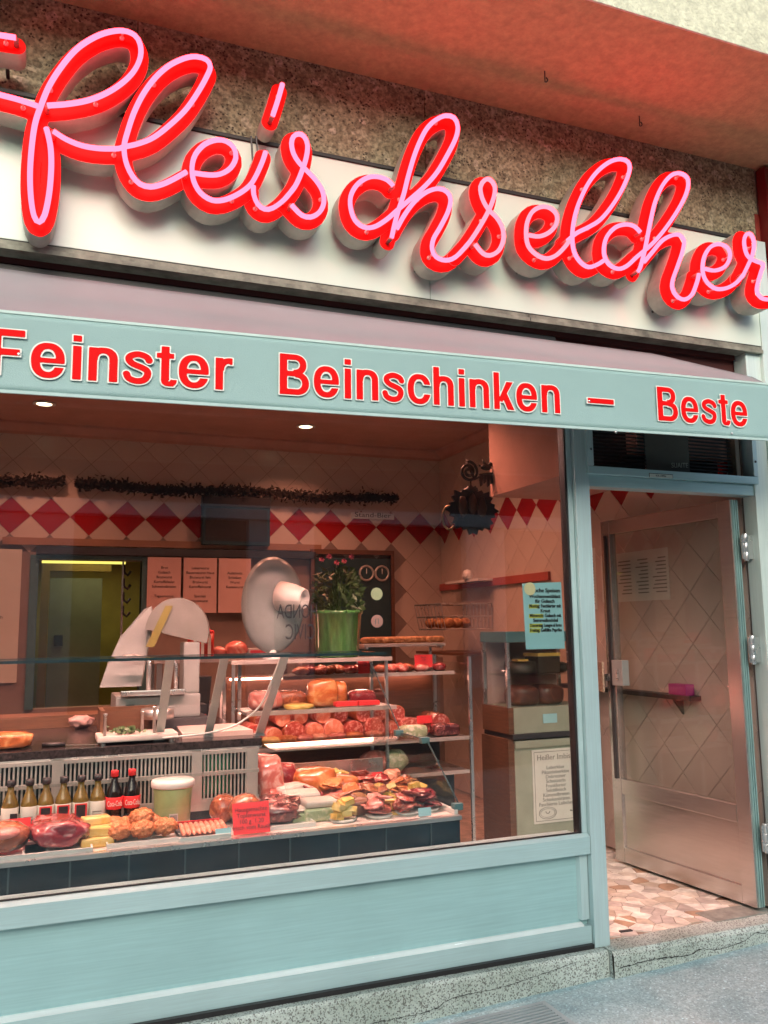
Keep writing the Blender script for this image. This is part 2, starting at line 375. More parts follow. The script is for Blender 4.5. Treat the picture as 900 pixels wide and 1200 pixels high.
# shop interior shell
g = G(); g.box(-2.6, 3.50, 0.13, 3.72, -0.1, FLOOR-0.006); g.box(2.34, 3.32, 0.0, 0.13, -0.1, FLOOR-0.006)
floor = S('shop_floor', g, plain('worn_floor', (0.30, 0.23, 0.17), 0.45, 0, 0.5, 14))
BX0, BX1, RX, YB, CZ = -2.6, 3.35, 3.35, 3.70, 3.12
OPX0, OPX1, OPZ = -0.04, 0.72, 2.07       # pass-through to the back room
g = G()
g.box(BX0, OPX0, YB, YB+0.12, FLOOR, CZ); g.box(OPX1, BX1, YB, YB+0.12, FLOOR, CZ); g.box(OPX0, OPX1, YB, YB+0.12, OPZ, CZ); g.box(OPX0, OPX1, YB, YB+0.12, FLOOR, 0.95)
back_wall = S('back_wall', g, GROUT)
g = G(); g.box(RX, RX+0.12, 0.06, YB+0.12, FLOOR, CZ); right_wall = S('right_wall', g, GROUT)
g = G(); g.box(BX0-0.1, BX0, 0.0, YB+0.12, FLOOR, CZ); S('left_wall', g, TILE)
g = G(); g.box(BX0, RX+0.12, 0.10, YB+0.12, CZ, CZ+0.1); ceiling = S('ceiling', g, CEIL)
g = G(); g.prism([(BX0, YB-0.001, CZ), (BX0, YB-0.07, CZ), (BX0, YB-0.07, CZ-0.02), (BX0, YB-0.02, CZ-0.07), (BX0, YB-0.02, CZ-0.09), (BX0, YB-0.001, CZ-0.09)], (BX1-BX0, 0, 0))
part('cornice', g, CEIL, back_wall)
g = G(); g.prism([(RX-0.001, 1.64, CZ), (RX-0.07, 1.64, CZ), (RX-0.07, 1.64, CZ-0.02), (RX-0.02, 1.64, CZ-0.07), (RX-0.02, 1.64, CZ-0.09), (RX-0.001, 1.64, CZ-0.09)], (0, YB-0.07-1.64, 0))
part('cornice', g, CEIL, right_wall)
g = G(); g.box(2.73, RX, 0.12, 1.63, 2.37, CZ-0.001); S('bulkhead', g, CEIL)

# diamond tiles, each a piece of its wall
DG = 0.2828
def clip(poly, f):
    out = []
    for i, p in enumerate(poly):
        q = poly[(i+1) % len(poly)]; a, b = f(p), f(q)
        if a >= 0: out.append(p)
        if (a >= 0) != (b >= 0):
            t = a/(a-b); out.append((p[0]+(q[0]-p[0])*t, p[1]+(q[1]-p[1])*t))
    return out
def tiles(parent, to3, s0, s1, z0, z1, org, skip=None):
    shared = {}; h = DG/2-0.0022
    i0, i1 = int((s0-org)/DG*2)-2, int((s1-org)/DG*2)+3
    for i in range(i0, i1):
        for j in range(int((z0-2.4)/DG*2)-2, int((z1-2.4)/DG*2)+3):
            if (i+j) % 2: continue
            c = (org+i*DG/2, 2.4+j*DG/2); red = (j == 0)
            if skip and skip(*c): continue
            poly = [(c[0]-h, c[1]), (c[0], c[1]-h), (c[0]+h, c[1]), (c[0], c[1]+h)]
            full = c[0]-h > s0 and c[0]+h < s1 and c[1]-h > z0 and c[1]+h < z1
            if not full:
                for f in (lambda p: p[0]-s0, lambda p: s1-p[0], lambda p: p[1]-z0, lambda p: z1-p[1]): poly = clip(poly, f) if poly else poly
                if len(poly) < 3: continue
                ar = abs(sum(poly[k][0]*poly[(k+1) % len(poly)][1]-poly[(k+1) % len(poly)][0]*poly[k][1] for k in range(len(poly))))/2
                if ar < 0.0008: continue
            base = to3(c[0], c[1]); key = red
            if full and key in shared: me = shared[key]
            else:
                g = G(); nrm = to3(0, 0, 1)-to3(0, 0)
                g.prism([to3(*p)-base for p in poly], nrm*0.006)
                me = g.mesh('tile', TILERED if red else TILE)
                if full: shared[key] = me
            o = link('tile', me); o.parent = parent; o.location = base
def in_open(x, z):
    return (OPX0-0.25 < x < OPX1+0.2 and z < OPZ+0.12) or (2.05 < x < 2.9 and z < 2.2) or (OPX1 < x < 2.1 and z < 2.14)
tiles(back_wall, lambda x, z, n=0: Vector((x, YB-0.0005-n, z)), -0.62, RX, 1.25, CZ-0.09, 0.03, in_open)
tiles(right_wall, lambda y, z, n=0: Vector((RX-0.0005-n, y, z)), 0.08, YB, FLOOR, CZ-0.09, YB-0.09)

# broken-marble floor, each fragment a piece of the floor
fm = [plain('marble_'+n, c, 0.3, 0, 0.35, 16) for n, c in (('cream', (0.58, 0.56, 0.48)), ('white', (0.70, 0.71, 0.64)), ('beige', (0.46, 0.42, 0.34)), ('tan', (0.38, 0.27, 0.18)), ('brown', (0.17, 0.10, 0.065)), ('grey', (0.45, 0.43, 0.39)))]
rnd = random.Random(3)
cw = 0.078; X0f, X1f, Y0f, Y1f = 2.30, 3.32, 0.03, 1.72
nx, ny = int((X1f-X0f)/cw), int((Y1f-Y0f)/cw)
seeds = {}
for i in range(-1, nx+1):
    for j in range(-1, ny+1): seeds[i, j] = (X0f+(i+0.5+rnd.uniform(-.48, .48))*cw, Y0f+(j+0.5+rnd.uniform(-.48, .48))*cw)
cnt = 0
for (i, j), c in seeds.items():
    if not (0 <= i < nx and 0 <= j < ny): continue
    if c[0] < 2.36 and c[1] < 0.16: continue
    k = 0.2; poly = [(c[0]-k, c[1]-k), (c[0]+k, c[1]-k), (c[0]+k, c[1]+k), (c[0]-k, c[1]+k)]
    for a in range(-2, 3):
        for b in range(-2, 3):
            if (a or b) and (i+a, j+b) in seeds:
                q = seeds[i+a, j+b]; mx_, my_ = (c[0]+q[0])/2, (c[1]+q[1])/2; dx, dy = c[0]-q[0], c[1]-q[1]; L = math.hypot(dx, dy)
                poly = clip(poly, lambda p: ((p[0]-mx_)*dx+(p[1]-my_)*dy)/L-0.0016) if poly else poly
    for f in (lambda p: p[0]-X0f, lambda p: 3.315-p[0], lambda p: p[1]-0.02, lambda p: Y1f-p[1]): poly = clip(poly, f) if poly else poly
    if c[1] < 0.14:
        poly = clip(poly, lambda p: p[0]-2.345) if poly else poly
    if len(poly) < 3: continue
    g = G(); tz = rnd.uniform(0.0, 0.0012)
    g.prism([(p[0], p[1], FLOOR-0.007) for p in poly], (0, 0, 0.006+tz))
    link('marble_fragment', g.mesh('marble_fragment', rnd.choices(fm, (7, 9, 3, 0.7, 0.35, 3))[0]), floor)

# back room behind the pass-through
g = G(); g.box(-0.6, 1.4, 5.2, 5.3, 0, 2.6); g.box(-0.62, -0.6, YB+0.12, 5.3, 0, 2.6); g.box(1.4, 1.42, YB+0.12, 5.3, 0, 2.6); g.box(-0.6, 1.4, YB+0.12, 5.2, 2.6, 2.62); g.box(-0.6, 1.4, YB+0.12, 5.2, 0.02, 0.04)
S('back_room', g, YWALL)

# ================================================================== FACADE
# stone plinth and doorstep
t = T('stone_plinth', 'pale speckled stone plinth with a long crack below the window panel', 'plinth', (1.0, -0.04, -0.1))
g = G(); rr = random.Random(5)
xs = [-3.0+0.1*i for i in range(54)]; xs = [x for x in xs if x < 2.29]+[2.292]
top, bot = [], []
for x in xs:
    o_ = 0.004*mnoise.noise(Vector((x*3, 0, 0)))
    top.append((x, -0.062+o_, 0.146+0.004*mnoise.noise(Vector((x*5, 2, 0))))); bot.append((x, -0.074+0.006*mnoise.noise(Vector((x*4, 5, 0))), -0.32))
for i in range(len(xs)-1):
    a, b = top[i], top[i+1]; c, d = bot[i], bot[i+1]
    am, bm_ = (a[0], a[1]-0.008, a[2]-0.012), (b[0], b[1]-0.008, b[2]-0.012)
    g.quad(am, bm_, d, c); g.quad(a, b, bm_, am); g.quad((a[0], 0.02, a[2]), (b[0], 0.02, b[2]), b, a)
g.box(2.29, 2.292, -0.068, 0.02, -0.32, 0.14)
bmesh.ops.remove_doubles(g.bm, verts=g.bm.verts[:], dist=1e-5)
part('stone_block', g, SPECK, t, False)
def crack(parent, pts, y, w=0.0016):
    g = G(); P = spline([(p[0], p[1]) for p in pts], 0.012)
    Q = [(p[0]+0.004*mnoise.noise(Vector((k*0.9, 1, 0))), p[1]+0.006*mnoise.noise(Vector((k*0.7, 9, 0)))) for k, p in enumerate(P)]
    for k in range(len(Q)-1):
        w0 = w*(0.5+abs(mnoise.noise(Vector((k*0.4, 3, 3))))*1.6); a, b = Q[k], Q[k+1]
        g.quad((a[0], y, a[1]-w0), (b[0], y, b[1]-w0), (b[0], y-0.0004, b[1]+w0), (a[0], y-0.0004, a[1]+w0))
    part('crack', g, plain('crack_dirt', (0.03, 0.03, 0.028), 0.95), parent)
crack(t, [(1.2, .045), (1.45, .05), (1.55, .08), (1.75, .085), (1.9, .10), (2.12, .128)], -0.0805)
t = T('doorstep', 'speckled stone doorstep with cracked edge under the open door', 'doorstep', (2.9, -0.04, -0.1))
g = G(); xs = [2.298+0.1*i for i in range(20)]
for a, b in zip(xs, xs[1:]):
    def P_(x): return 0.147+0.004*mnoise.noise(Vector((x*5, 7, 0))), -0.085+0.006*mnoise.noise(Vector((x*4, 3, 0)))
    (za, ya), (zb, yb) = P_(a), P_(b)
    g.quad((a, 0.03, za+0.002), (b, 0.03, zb+0.002), (b, yb, zb), (a, ya, za))
    g.quad((a, ya, za), (b, yb, zb), (b, yb-0.014, zb-0.018), (a, ya-0.014, za-0.018))
    g.quad((a, ya-0.014, za-0.018), (b, yb-0.014, zb-0.018), (b, yb-0.018, -0.3), (a, ya-0.018, -0.3))
g.quad((2.298, 0.03, 0.149), (2.298, -0.085, 0.147), (2.298, -0.103, -0.3), (2.298, 0.03, -0.3))
bmesh.ops.remove_doubles(g.bm, verts=g.bm.verts[:], dist=1e-5)
part('step_stone', g, SPECK, t)
crack(t, [(2.31, .085), (2.5, .095), (2.68, .085), (2.75, .10), (2.85, .085), (3.0, .10), (3.06, .125), (3.12, .115), (3.16, .13), (3.4, .128)], -0.1085, 0.0021)
g = G(); g.box(2.95, 3.31, 0.012, 0.15, FLOOR-0.005, FLOOR+0.003); part('floor_plate', g, plain('worn_plate', (0.30, 0.34, 0.31), 0.5, 0.4, 0.3, 20), t)
g = G(); g.box(2.47, 2.53, 0.075, 0.095, FLOOR-0.001, FLOOR+0.004, 0, Matrix.Rotation(-0.1, 3, 'Z')); part('bolt_socket', g, DARK, t)

# drain grate in the pavement
t = T('drain_grate', 'ribbed dark steel grate let into the pavement at the plinth', 'grate', (1.2, -0.3, gz(1.2)))
g = G(); GX0, GX1, GY0, GY1 = 0.2, 1.92, -0.52, -0.15
def gp(x, z): return gz(x)+z
for (a, b, c, d) in ((GX0, GX1, GY0, GY0+0.02), (GX0, GX1, GY1-0.02, GY1), (GX0, GX0+0.02, GY0+0.02, GY1-0.02), (GX1-0.02, GX1, GY0+0.02, GY1-0.02)):
    g.prism([(a, c, gp(a, .001)), (b, c, gp(b, .001)), (b, c, gp(b, .009)), (a, c, gp(a, .009))], (0, d-c, 0))
part('frame', g, plain('grate_steel', (0.30, 0.38, 0.40), 0.5, 0.3), t)
n = 15
for k in range(n):
    y = GY0+0.03+(GY1-GY0-0.06)*k/(n-1); g = G()
    g.prism([(GX0+.02, y-0.006, gp(GX0, .001)), (GX1-.02, y-0.006, gp(GX1, .001)), (GX1-.02, y-0.006, gp(GX1, .008)), (GX0+.02, y-0.006, gp(GX0, .008))], (0, 0.012, 0))
    part('slat', g, bpy.data.materials['grate_steel'], t)

# aluminium panel under the window
t = T('window_panel', 'satin aluminium panel with raised frame below the shop window', 'panel', (0.5, 0.0, 0.15))
g = G(); g.box(-3.0, 2.252, 0.02, 0.06, 0.16, 0.60); part('sheet', g, ALU_P, t)
g = G(); g.prism([(-3, -0.012, 0.165), (-3, 0.02, 0.165), (-3, 0.02, 0.236), (-3, -0.012, 0.236)], (5.252, 0, 0)); part('bottom_rail', g, ALU, t)
HIGHLIGHT = brushed('highlight_aluminium', (0.86, 0.93, 0.91), 0.25, 0.3)  # near-white colour paints the sky's highlight along the bevel
g = G(); g.prism([(-3, -0.012, 0.2365), (-3, 0.0195, 0.2365), (-3, 0.0195, 0.247), (-3, 0.008, 0.2465)], (5.218, 0, 0)); part('bevel_highlight', g, HIGHLIGHT, t)
g = G(); g.prism([(-3, -0.028, 0.535), (-3, 0.02, 0.535), (-3, 0.06, 0.612), (-3, -0.012, 0.619), (-3, -0.028, 0.606)], (5.252, 0, 0)); part('top_rail', g, ALU, t)
g = G(); g.prism([(2.206, 0.02, 0.262), (2.214, 0.0, 0.258), (2.252, 0.0, 0.258), (2.252, 0.02, 0.262)], (0, 0, 0.272)); part('side_rail', g, ALU_V, t)
g = G(); g.box(-3, 2.25, -0.03, 0.05, 0.147, 0.1645); part('seal', g, BLACK, t)

PALE_V = brushed('pale_aluminium_upright', (0.66, 0.80, 0.75), 0.34, 0.25, (60, 60, 1.5))
# shop window
t = T('shop_window', 'large shop window pane in aluminium frame beside the door', 'window', (0.5, 0.02, 0.62))
g = G(); g.box(-3.0, 2.219, 0.018, 0.026, 0.612, 2.78); part('glass_pane', g, PANE, t)
g = G(); g.box(2.2185, 2.228, -0.002, 0.045, 0.613, 2.78); part('gasket', g, BLACK, t)
g = G(); g.box(-3, 2.2185, 0.003, 0.012, 0.6135, 0.6225); part('gasket', g, BLACK, t)
g = G(); g.box(2.228, 2.2535, -0.008, 0.05, 0.613, 2.78, 0.003); part('jamb', g, ALU_V, t)
g = G(); g.box(-3, 2.2185, 0.03, 0.10, 0.575, 0.611); part('inner_sill', g, ALU, t)
g = G(); g.box(-3, 2.2185, 0.028, 0.10, 2.72, 2.88); part('head', g, DARK, t)

# door frame with transom
t = T('door_frame', 'aluminium door frame with dark ventilation transom above the entrance', 'door frame', (2.8, 0.0, FLOOR))
g = G(); g.box(2.2545, 2.332, -0.03, 0.07, FLOOR-0.001, 2.78, 0.004); part('mullion', g, ALU_V, t)
g = G(); g.box(3.332, 3.43, -0.03, 0.055, FLOOR-0.001, 2.94, 0.004); part('jamb', g, PALE_V, t)
g = G(); g.box(3.43, 3.505, -0.05, 0.055, FLOOR-0.001, 3.53, 0.004); part('corner_post', g, PALE_V, t)
g = G(); g.box(2.332, 3.332, -0.02, 0.06, 2.160, 2.213, 0.003); part('header', g, ALU, t)
g = G(); g.box(2.318, 3.345, -0.045, 0.03, 2.2145, 2.252, 0.004); part('transom_rail', g, ALU, t)
g = G(); g.box(2.318, 2.352, -0.045, 0.03, 2.253, 2.78, 0.004); tp = part('transom_stile', g, ALU_V, t)
g = G(); g.lathe((2.338, -0.045, 2.33), [(0.001, 0), (0.006, 0), (0.006, 0.003), (0.001, 0.004)], 12, 'Y'); part('screw', g, STEEL, tp)
g = G(); g.box(3.318, 3.345, -0.045, 0.03, 2.253, 2.78, 0.004); tp = part('transom_stile', g, ALU_V, t)
g = G(); g.lathe((3.331, -0.045, 2.33), [(0.001, 0), (0.006, 0), (0.006, 0.003), (0.001, 0.004)], 12, 'Y'); part('screw', g, DARK, tp)
g = G(); g.box(2.353, 3.317, 0.20, 0.21, 2.253, 2.78); part('vent_backing', g, BLACK, t)
g = G(); g.box(2.353, 3.317, 0.03, 0.20, 2.2135, 2.23); part('vent_sill', g, DARK, t)
g = G(); g.prism([(2.74, 0.07, 2.253), (2.955, 0.005, 2.253), (2.955, 0.005, 2.78), (2.74, 0.07, 2.78)], (0.004, 0.012, 0)); vp = part('vent_panel', g, plain('smoked_panel', (0.09, 0.095, 0.085), 0.4), t)
link('scribble', text_mesh('SUAITE', 0.035, plain('chalk', (0.42, 0.45, 0.40), 0.9), (2.86, 0.026, 2.285), width=0.085, rotz=-0.29), vp)
for k in range(28):
    z = 2.262+0.018*k; g = G(); g.prism([(2.975, 0.02, z), (2.975, 0.034, z+0.010), (2.975, 0.035, z+0.007), (2.975, 0.021, z-0.002)], (0.27, 0, 0)); part('vent_slat', g, DARK, t)
for k in range(28):
    z = 2.262+0.018*k; g = G(); g.prism([(2.36, 0.05, z), (2.36, 0.064, z+0.010), (2.36, 0.065, z+0.007), (2.36, 0.051, z-0.002)], (0.37, 0, 0)); part('vent_slat', g, BLACK, t)
g = G(); g.box(3.25, 3.275, 0.0, 0.06, 2.253, 2.78); part('vent_post', g, plain('bronze_strip', (0.16, 0.14, 0.10), 0.5, 0.3), t)
g = G(); g.box(2.665, 2.80, -0.0475, -0.0452, 2.2155, 2.232); nb = part('name_plate', g, PAPER, t)
g = G(); g.box(2.662, 2.803, -0.0462, -0.0451, 2.2148, 2.235); part('plate_border', g, INK, nb)
link('plate_text', text_mesh('SOL-OPEN', 0.012, INK, (2.70, -0.0478, 2.2195), width=0.06), nb)

# open door leaf, hinged on the right jamb
hx, hy, ex, ey = 3.255, 0.045, 3.180, 1.035
t = T('entrance_door', 'open aluminium door with tall glass pane, swung in against the tiled wall', 'door', (hx, hy, FLOOR))
dv = Vector((ex-hx, ey-hy, 0)); W_ = dv.length; ang = math.atan2(dv.y, dv.x)
MD = Matrix.Translation((hx, hy, 0)) @ Matrix.Rotation(ang, 4, 'Z')
# leaf coordinates: x along the leaf from hinge, y = thickness (+y is the side facing the entrance), z up
DZ0, DZ1 = 0.166, 2.145
def leaf(name, g, mat_, parent=t, smooth=False): return part(name, g.xf(MD), mat_, parent, smooth)
g = G(); g.box(0, 0.085, -0.024, 0.024, DZ0, DZ1, 0.003); hs = leaf('stile', g, ALU_D)
g = G(); g.box(W_-0.075, W_, -0.024, 0.024, DZ0, DZ1, 0.003); fs_ = leaf('stile', g, ALU_D)
g = G(); g.box(0.0855, W_-0.0755, -0.023, 0.023, DZ1-0.085, DZ1-0.001, 0.003); leaf('top_rail', g, ALU_D)
g = G(); g.box(0.0855, W_-0.0755, -0.023, 0.023, 0.545, 0.63, 0.003); leaf('middle_rail', g, ALU_D)
g = G(); g.box(0.0855, W_-0.0755, -0.023, 0.023, DZ0+0.001, 0.25, 0.003); leaf('bottom_rail', g, ALU_D)
g = G(); g.box(0.08, W_-0.07, -0.012, 0.012, 0.245, 0.55); leaf('kick_panel', g, ALU_D)
g = G(); g.box(0.08, W_-0.07, -0.004, 0.004, 0.625, DZ1-0.08); leaf('glass_pane', g, PANE)
g = G()
for yy in (-0.019, -0.004, 0.010): g.box(-0.007, -0.0005, yy-0.0035, yy+0.0035, DZ0+0.002, DZ1-0.002)
leaf('edge_profile', g, plain('green_edge_alu', (0.30, 0.50, 0.48), 0.35, 0.5), hs)
g = G(); g.box(W_-0.055, W_-0.032, 0.0245, 0.034, 0.63, DZ1-0.09, 0.002); leaf('groove_strip', g, DARK, fs_)
g = G(); g.box(W_-0.19, W_-0.10, 0.0245, 0.075, 1.17, 1.315, 0.004); lk = leaf('lock_box', g, PLASTIC)
g = G(); g.box(W_-0.155, W_-0.145, 0.0755, 0.083, 1.20, 1.26, 0.002); leaf('latch', g, STEEL, lk)
g = G(); g.box(W_-0.03, W_+0.09, 0.05, 0.062, 1.125, 1.30, 0.003, Matrix.Rotation(-0.35, 3, 'Z')); pl = leaf('pull_plate', g, plain('hammered_bronze', (0.40, 0.30, 0.22), 0.4, 0.4, 0.5, 90, 0.6, 130))
g = G(); g.box(W_-0.02, W_+0.01, 0.024, 0.052, 1.19, 1.23); leaf('bracket', g, STEEL, pl)
for z0, z1 in ((1.83, 1.97), (1.315, 1.46), (0.42, 0.56)):
    hp = None
    for k in range(3):
        a = z0+(z1-z0)*k/3; g = G(); g.lathe((3.285, 0.012, a+0.001), [(0.001, 0), (0.0115, 0), (0.0125, 0.002), (0.0125, (z1-z0)/3-0.005), (0.0115, (z1-z0)/3-0.003), (0.001, (z1-z0)/3-0.003)], 16)
        o = part('hinge' if k == 0 else 'hinge_knuckle', g, STEEL, t if k == 0 else hp, True)
        if k == 0: hp = o
    g = G(); g.box(3.262, 3.333, 0.010, 0.018, z0+0.01, z1-0.01); part('hinge_leaf', g, STEEL, hp)

# white fascia behind the sign
t = T('fascia', 'white sheet metal fascia board behind the red script sign', 'fascia', (0.3, -0.03, 2.94))
for a, b in ((-3.0, -0.62), (-0.617, 1.530), (1.533, 3.428)):
    g = G(); g.box(a, b, -0.045, 0.02, 2.948, 3.515, 0.002); part('panel', g, FASCIA, t)
g = G(); g.box(-3, 3.428, -0.055, 0.02, 3.5155, 3.530); part('top_trim', g, BLACK, t)
for a, b in ((-3, 2.03), (2.033, 3.426)):
    g = G(); g.prism([(a, -0.058, 2.905), (a, 0.02, 2.905), (a, 0.02, 2.944), (a, -0.044, 2.944), (a, -0.044, 2.926), (a, -0.058, 2.922)], (b-a, 0, 0)); part('drip_rail', g, RUST, t)
g = G(); g.box(-3, 3.426, -0.045, 0.02, 2.9445, 2.9475); part('joint', g, BLACK, t)

# conglomerate stone wall above
t = T('stone_wall', 'brown conglomerate stone slabs between fascia and overhang', 'wall', (0.3, 0.03, 3.53))
for a, b in ((-3.0, -1.0), (-0.997, 0.27), (0.273, 1.549), (1.552, 2.86), (2.863, 3.535)):
    g = G(); g.box(a, b, 0.015+0.002*random.random(), 0.12, 3.531, 3.995, 0.002); part('slab', g, STONE, t)
g = G(); g.box(-3, 3.535, 0.03, 0.118, 2.95, 3.529); part('backing', g, DARK, t)

# overhanging storey
t = T('bay_overhang', 'rough plastered overhanging storey above the sign', 'overhang', (0.3, -0.3, 3.97))
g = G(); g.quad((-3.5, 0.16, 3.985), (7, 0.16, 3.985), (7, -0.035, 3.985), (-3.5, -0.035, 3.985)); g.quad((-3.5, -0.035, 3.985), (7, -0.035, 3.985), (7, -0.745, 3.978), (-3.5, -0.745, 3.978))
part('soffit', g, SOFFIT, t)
g = G(); g.box(-3.5, 7, -0.755, -0.745, 3.974, 7.5, 0.003); part('front_wall', g, PLASTER, t)
g = G(); g.box(-3.5, 7, -0.744, 0.16, 3.990, 7.5); part('core', g, PLASTER, t)
for (x, y) in ((2.0, -0.30), (2.62, -0.17)):
    g = G(); P = [(x, y, 3.99), (x, y, 3.955)]+[(x+0.014*math.sin(a), y, 3.943-0.012*math.cos(a)-0.0) for a in [k*0.45 for k in range(7)]]
    g.tube(P, 0.0028, 6); part('hook', g, DARK, t, True)

# neighbouring shopfront
t = T('neighbour_front', 'red tiled neighbouring shopfront with dark red frame beyond the corner post', 'shopfront', (4.2, 0.0, 0.1))
g = G(); g.box(3.51, 7.0, 0.03, 0.2, gz(3.5)-0.1, 3.985); part('wall', g, plain('pale_joint', (0.42, 0.36, 0.33), 0.8), t)
rt = plain('brick_red_tile', (0.28, 0.045, 0.035), 0.3, 0, 0.25, 5)
for k in range(18):
    for j in range(6):
        x0 = 3.512+j*0.245-(0.12 if k % 2 else 0)
        g = G(); g.box(max(3.512, x0), x0+0.24, 0.012, 0.029, 0.2+k*0.196, 0.2+k*0.196+0.19, 0.002); part('tile', g, rt, t)
g = G(); g.box(3.54, 3.575, -0.05, 0.011, 3.45, 3.97, 0.003); g.box(3.576, 5.5, -0.05, 0.011, 3.93, 3.97, 0.003); part('sign_frame', g, plain('dark_red_enamel', (0.16, 0.008, 0.010), 0.25), t)
g = G(); g.box(3.576, 5.5, -0.02, 0.0115, 3.62, 3.928); sp = part('sign_panel', g, plain('dark_brown_sign', (0.05, 0.012, 0.010), 0.3), t)
g = G(); g.blob((3.72, -0.045, 3.82), 0.10, 0.025, 0.11, 0.05, 1.5, 3); part('sign_motif', g, plain('glossy_red_fruit', (0.42, 0.02, 0.02), 0.15), sp, True)

# ================================================================== NEON SIGN
Z0 = (0, 0, 3.75); Z1 = (120, 50, 5); Z2 = (240, 80, 5); Z3 = (380, 110, 5); Z4 = (500, 150, 5); Z5 = (590, 150, 5); Z6 = (690, 160, 5); Z7 = (780, 180, 5)
TY = -0.235                      # depth of the tubes; the faces sit 45 mm behind
def W(z, *pts):
    out = []
    for p in pts:
        q = at(z[0]+p[0]/z[2], z[1]+p[1]/z[2], TY); out.append((q.x, q.z))
    return out
LET = {
 'f bar': [W(Z0, (-80, 145), (0, 155), (70, 166))],
 'f': [W(Z0, (-80, 398), (0, 417), (80, 438), (165, 466)),
       W(Z0, (203, 562), (212, 595), (223, 655), (225, 740), (216, 850), (196, 945), (172, 976), (150, 950), (136, 870), (132, 760), (140, 640), (155, 540), (180, 465), (215, 380), (265, 300), (330, 222), (400, 172), (470, 143), (540, 135), (592, 155), (616, 195), (617, 250), (590, 310), (540, 362), (470, 408), (390, 440), (300, 457), (208, 464))],
 'l': [W(Z0, (235, 577), (290, 612), (360, 640), (440, 653), (520, 653))+W(Z1, (120, 612), (210, 592), (300, 555), (400, 478), (490, 390), (560, 290), (613, 195), (632, 140), (610, 100), (550, 82), (480, 92), (390, 135), (310, 205), (240, 300), (185, 410), (145, 530), (128, 600), (130, 660), (145, 720), (175, 780), (220, 828), (280, 845), (350, 830), (420, 798), (492, 757))],
 'e': [W(Z1, (540, 764), (620, 775), (690, 770), (750, 735), (782, 675), (770, 615), (725, 578), (670, 570), (600, 595), (545, 655), (525, 730), (535, 810), (575, 880), (640, 922), (710, 922), (790, 890), (860, 840), (900, 780), (940, 690), (956, 640))],
 'i': [W(Z2, (285, 690), (287, 740), (310, 795), (350, 825), (400, 818), (470, 765), (530, 690))],
 'i dot': [W(Z2, (455, 92), (430, 180), (398, 278))],
 's': [W(Z2, (470, 765), (530, 690), (570, 600), (595, 520), (602, 450), (582, 400), (550, 385), (520, 400), (508, 440), (520, 500), (552, 552), (600, 602), (650, 655), (690, 720), (697, 790), (670, 845), (620, 872), (570, 862), (530, 825), (508, 800))],
 'c': [W(Z3, (405, 540), (370, 505), (310, 485), (250, 492), (190, 535), (155, 600), (155, 670), (180, 740), (230, 780), (290, 780), (360, 740), (430, 680))],
 'h': [W(Z3, (430, 680), (500, 620), (590, 540), (660, 460), (720, 360), (770, 260), (782, 190), (760, 140), (710, 128), (650, 155), (600, 205), (560, 280), (525, 370), (490, 490), (465, 590), (432, 690), (412, 765), (395, 842)),
       W(Z3, (425, 790), (470, 710), (530, 630), (600, 575), (670, 555), (720, 575), (740, 620), (725, 690), (680, 780), (640, 850), (632, 910), (655, 955), (710, 975), (770, 955), (850, 870))],
 's2': [W(Z4, (190, 738), (250, 670), (310, 580), (365, 480), (395, 400), (398, 340), (370, 302), (340, 305), (315, 345), (325, 410), (360, 475), (410, 525), (445, 590), (448, 660), (420, 720), (370, 747), (330, 735), (300, 702), (284, 680))],
 'e2': [W(Z4, (600, 628), (660, 635), (720, 610), (760, 560), (760, 505), (720, 468), (670, 462), (620, 490), (590, 550), (583, 620), (595, 690), (640, 740), (700, 765), (760, 745), (815, 690), (835, 660))],
 'l2': [W(Z5, (375, 660), (430, 615), (500, 580), (570, 535), (640, 450), (700, 350), (738, 250), (730, 200), (690, 183), (630, 195), (560, 245), (500, 320), (450, 420), (420, 510), (405, 600), (405, 680), (420, 740), (455, 790), (500, 815), (550, 800), (590, 775))],
 'c2': [W(Z5, (802, 612), (770, 578), (720, 565), (660, 580), (610, 630), (590, 690), (592, 750), (620, 800), (670, 825), (720, 810), (785, 752))],
 'h2': [W(Z6, (285, 702), (370, 630), (440, 550), (510, 450), (560, 360), (582, 290), (575, 240), (530, 215), (480, 230), (430, 290), (390, 380), (365, 480), (345, 580), (325, 680), (300, 770), (288, 790)),
        W(Z6, (325, 735), (370, 680), (430, 610), (490, 578), (532, 577), (558, 610), (550, 670), (520, 760), (492, 840), (490, 890), (515, 935), (560, 955), (605, 925), (635, 850), (645, 805))],
 'e3': [W(Z6, (680, 775), (740, 785), (800, 760), (828, 700), (810, 650), (760, 630), (710, 650), (675, 710), (667, 790), (690, 850), (740, 890), (800, 890), (860, 860), (910, 805))],
 'r': [W(Z7, (450, 722), (485, 650), (510, 590), (518, 520), (500, 474), (475, 472), (460, 510), (468, 570), (490, 610), (540, 635), (572, 648), (560, 690), (540, 760), (535, 810), (560, 845), (600, 855), (640, 850))],
}
sign = T('neon_sign', 'red channel letter script sign reading Fleischselcher with lit pink neon tubes', 'neon sign', (1.6, -0.1, 2.95))
HWID = 0.0325
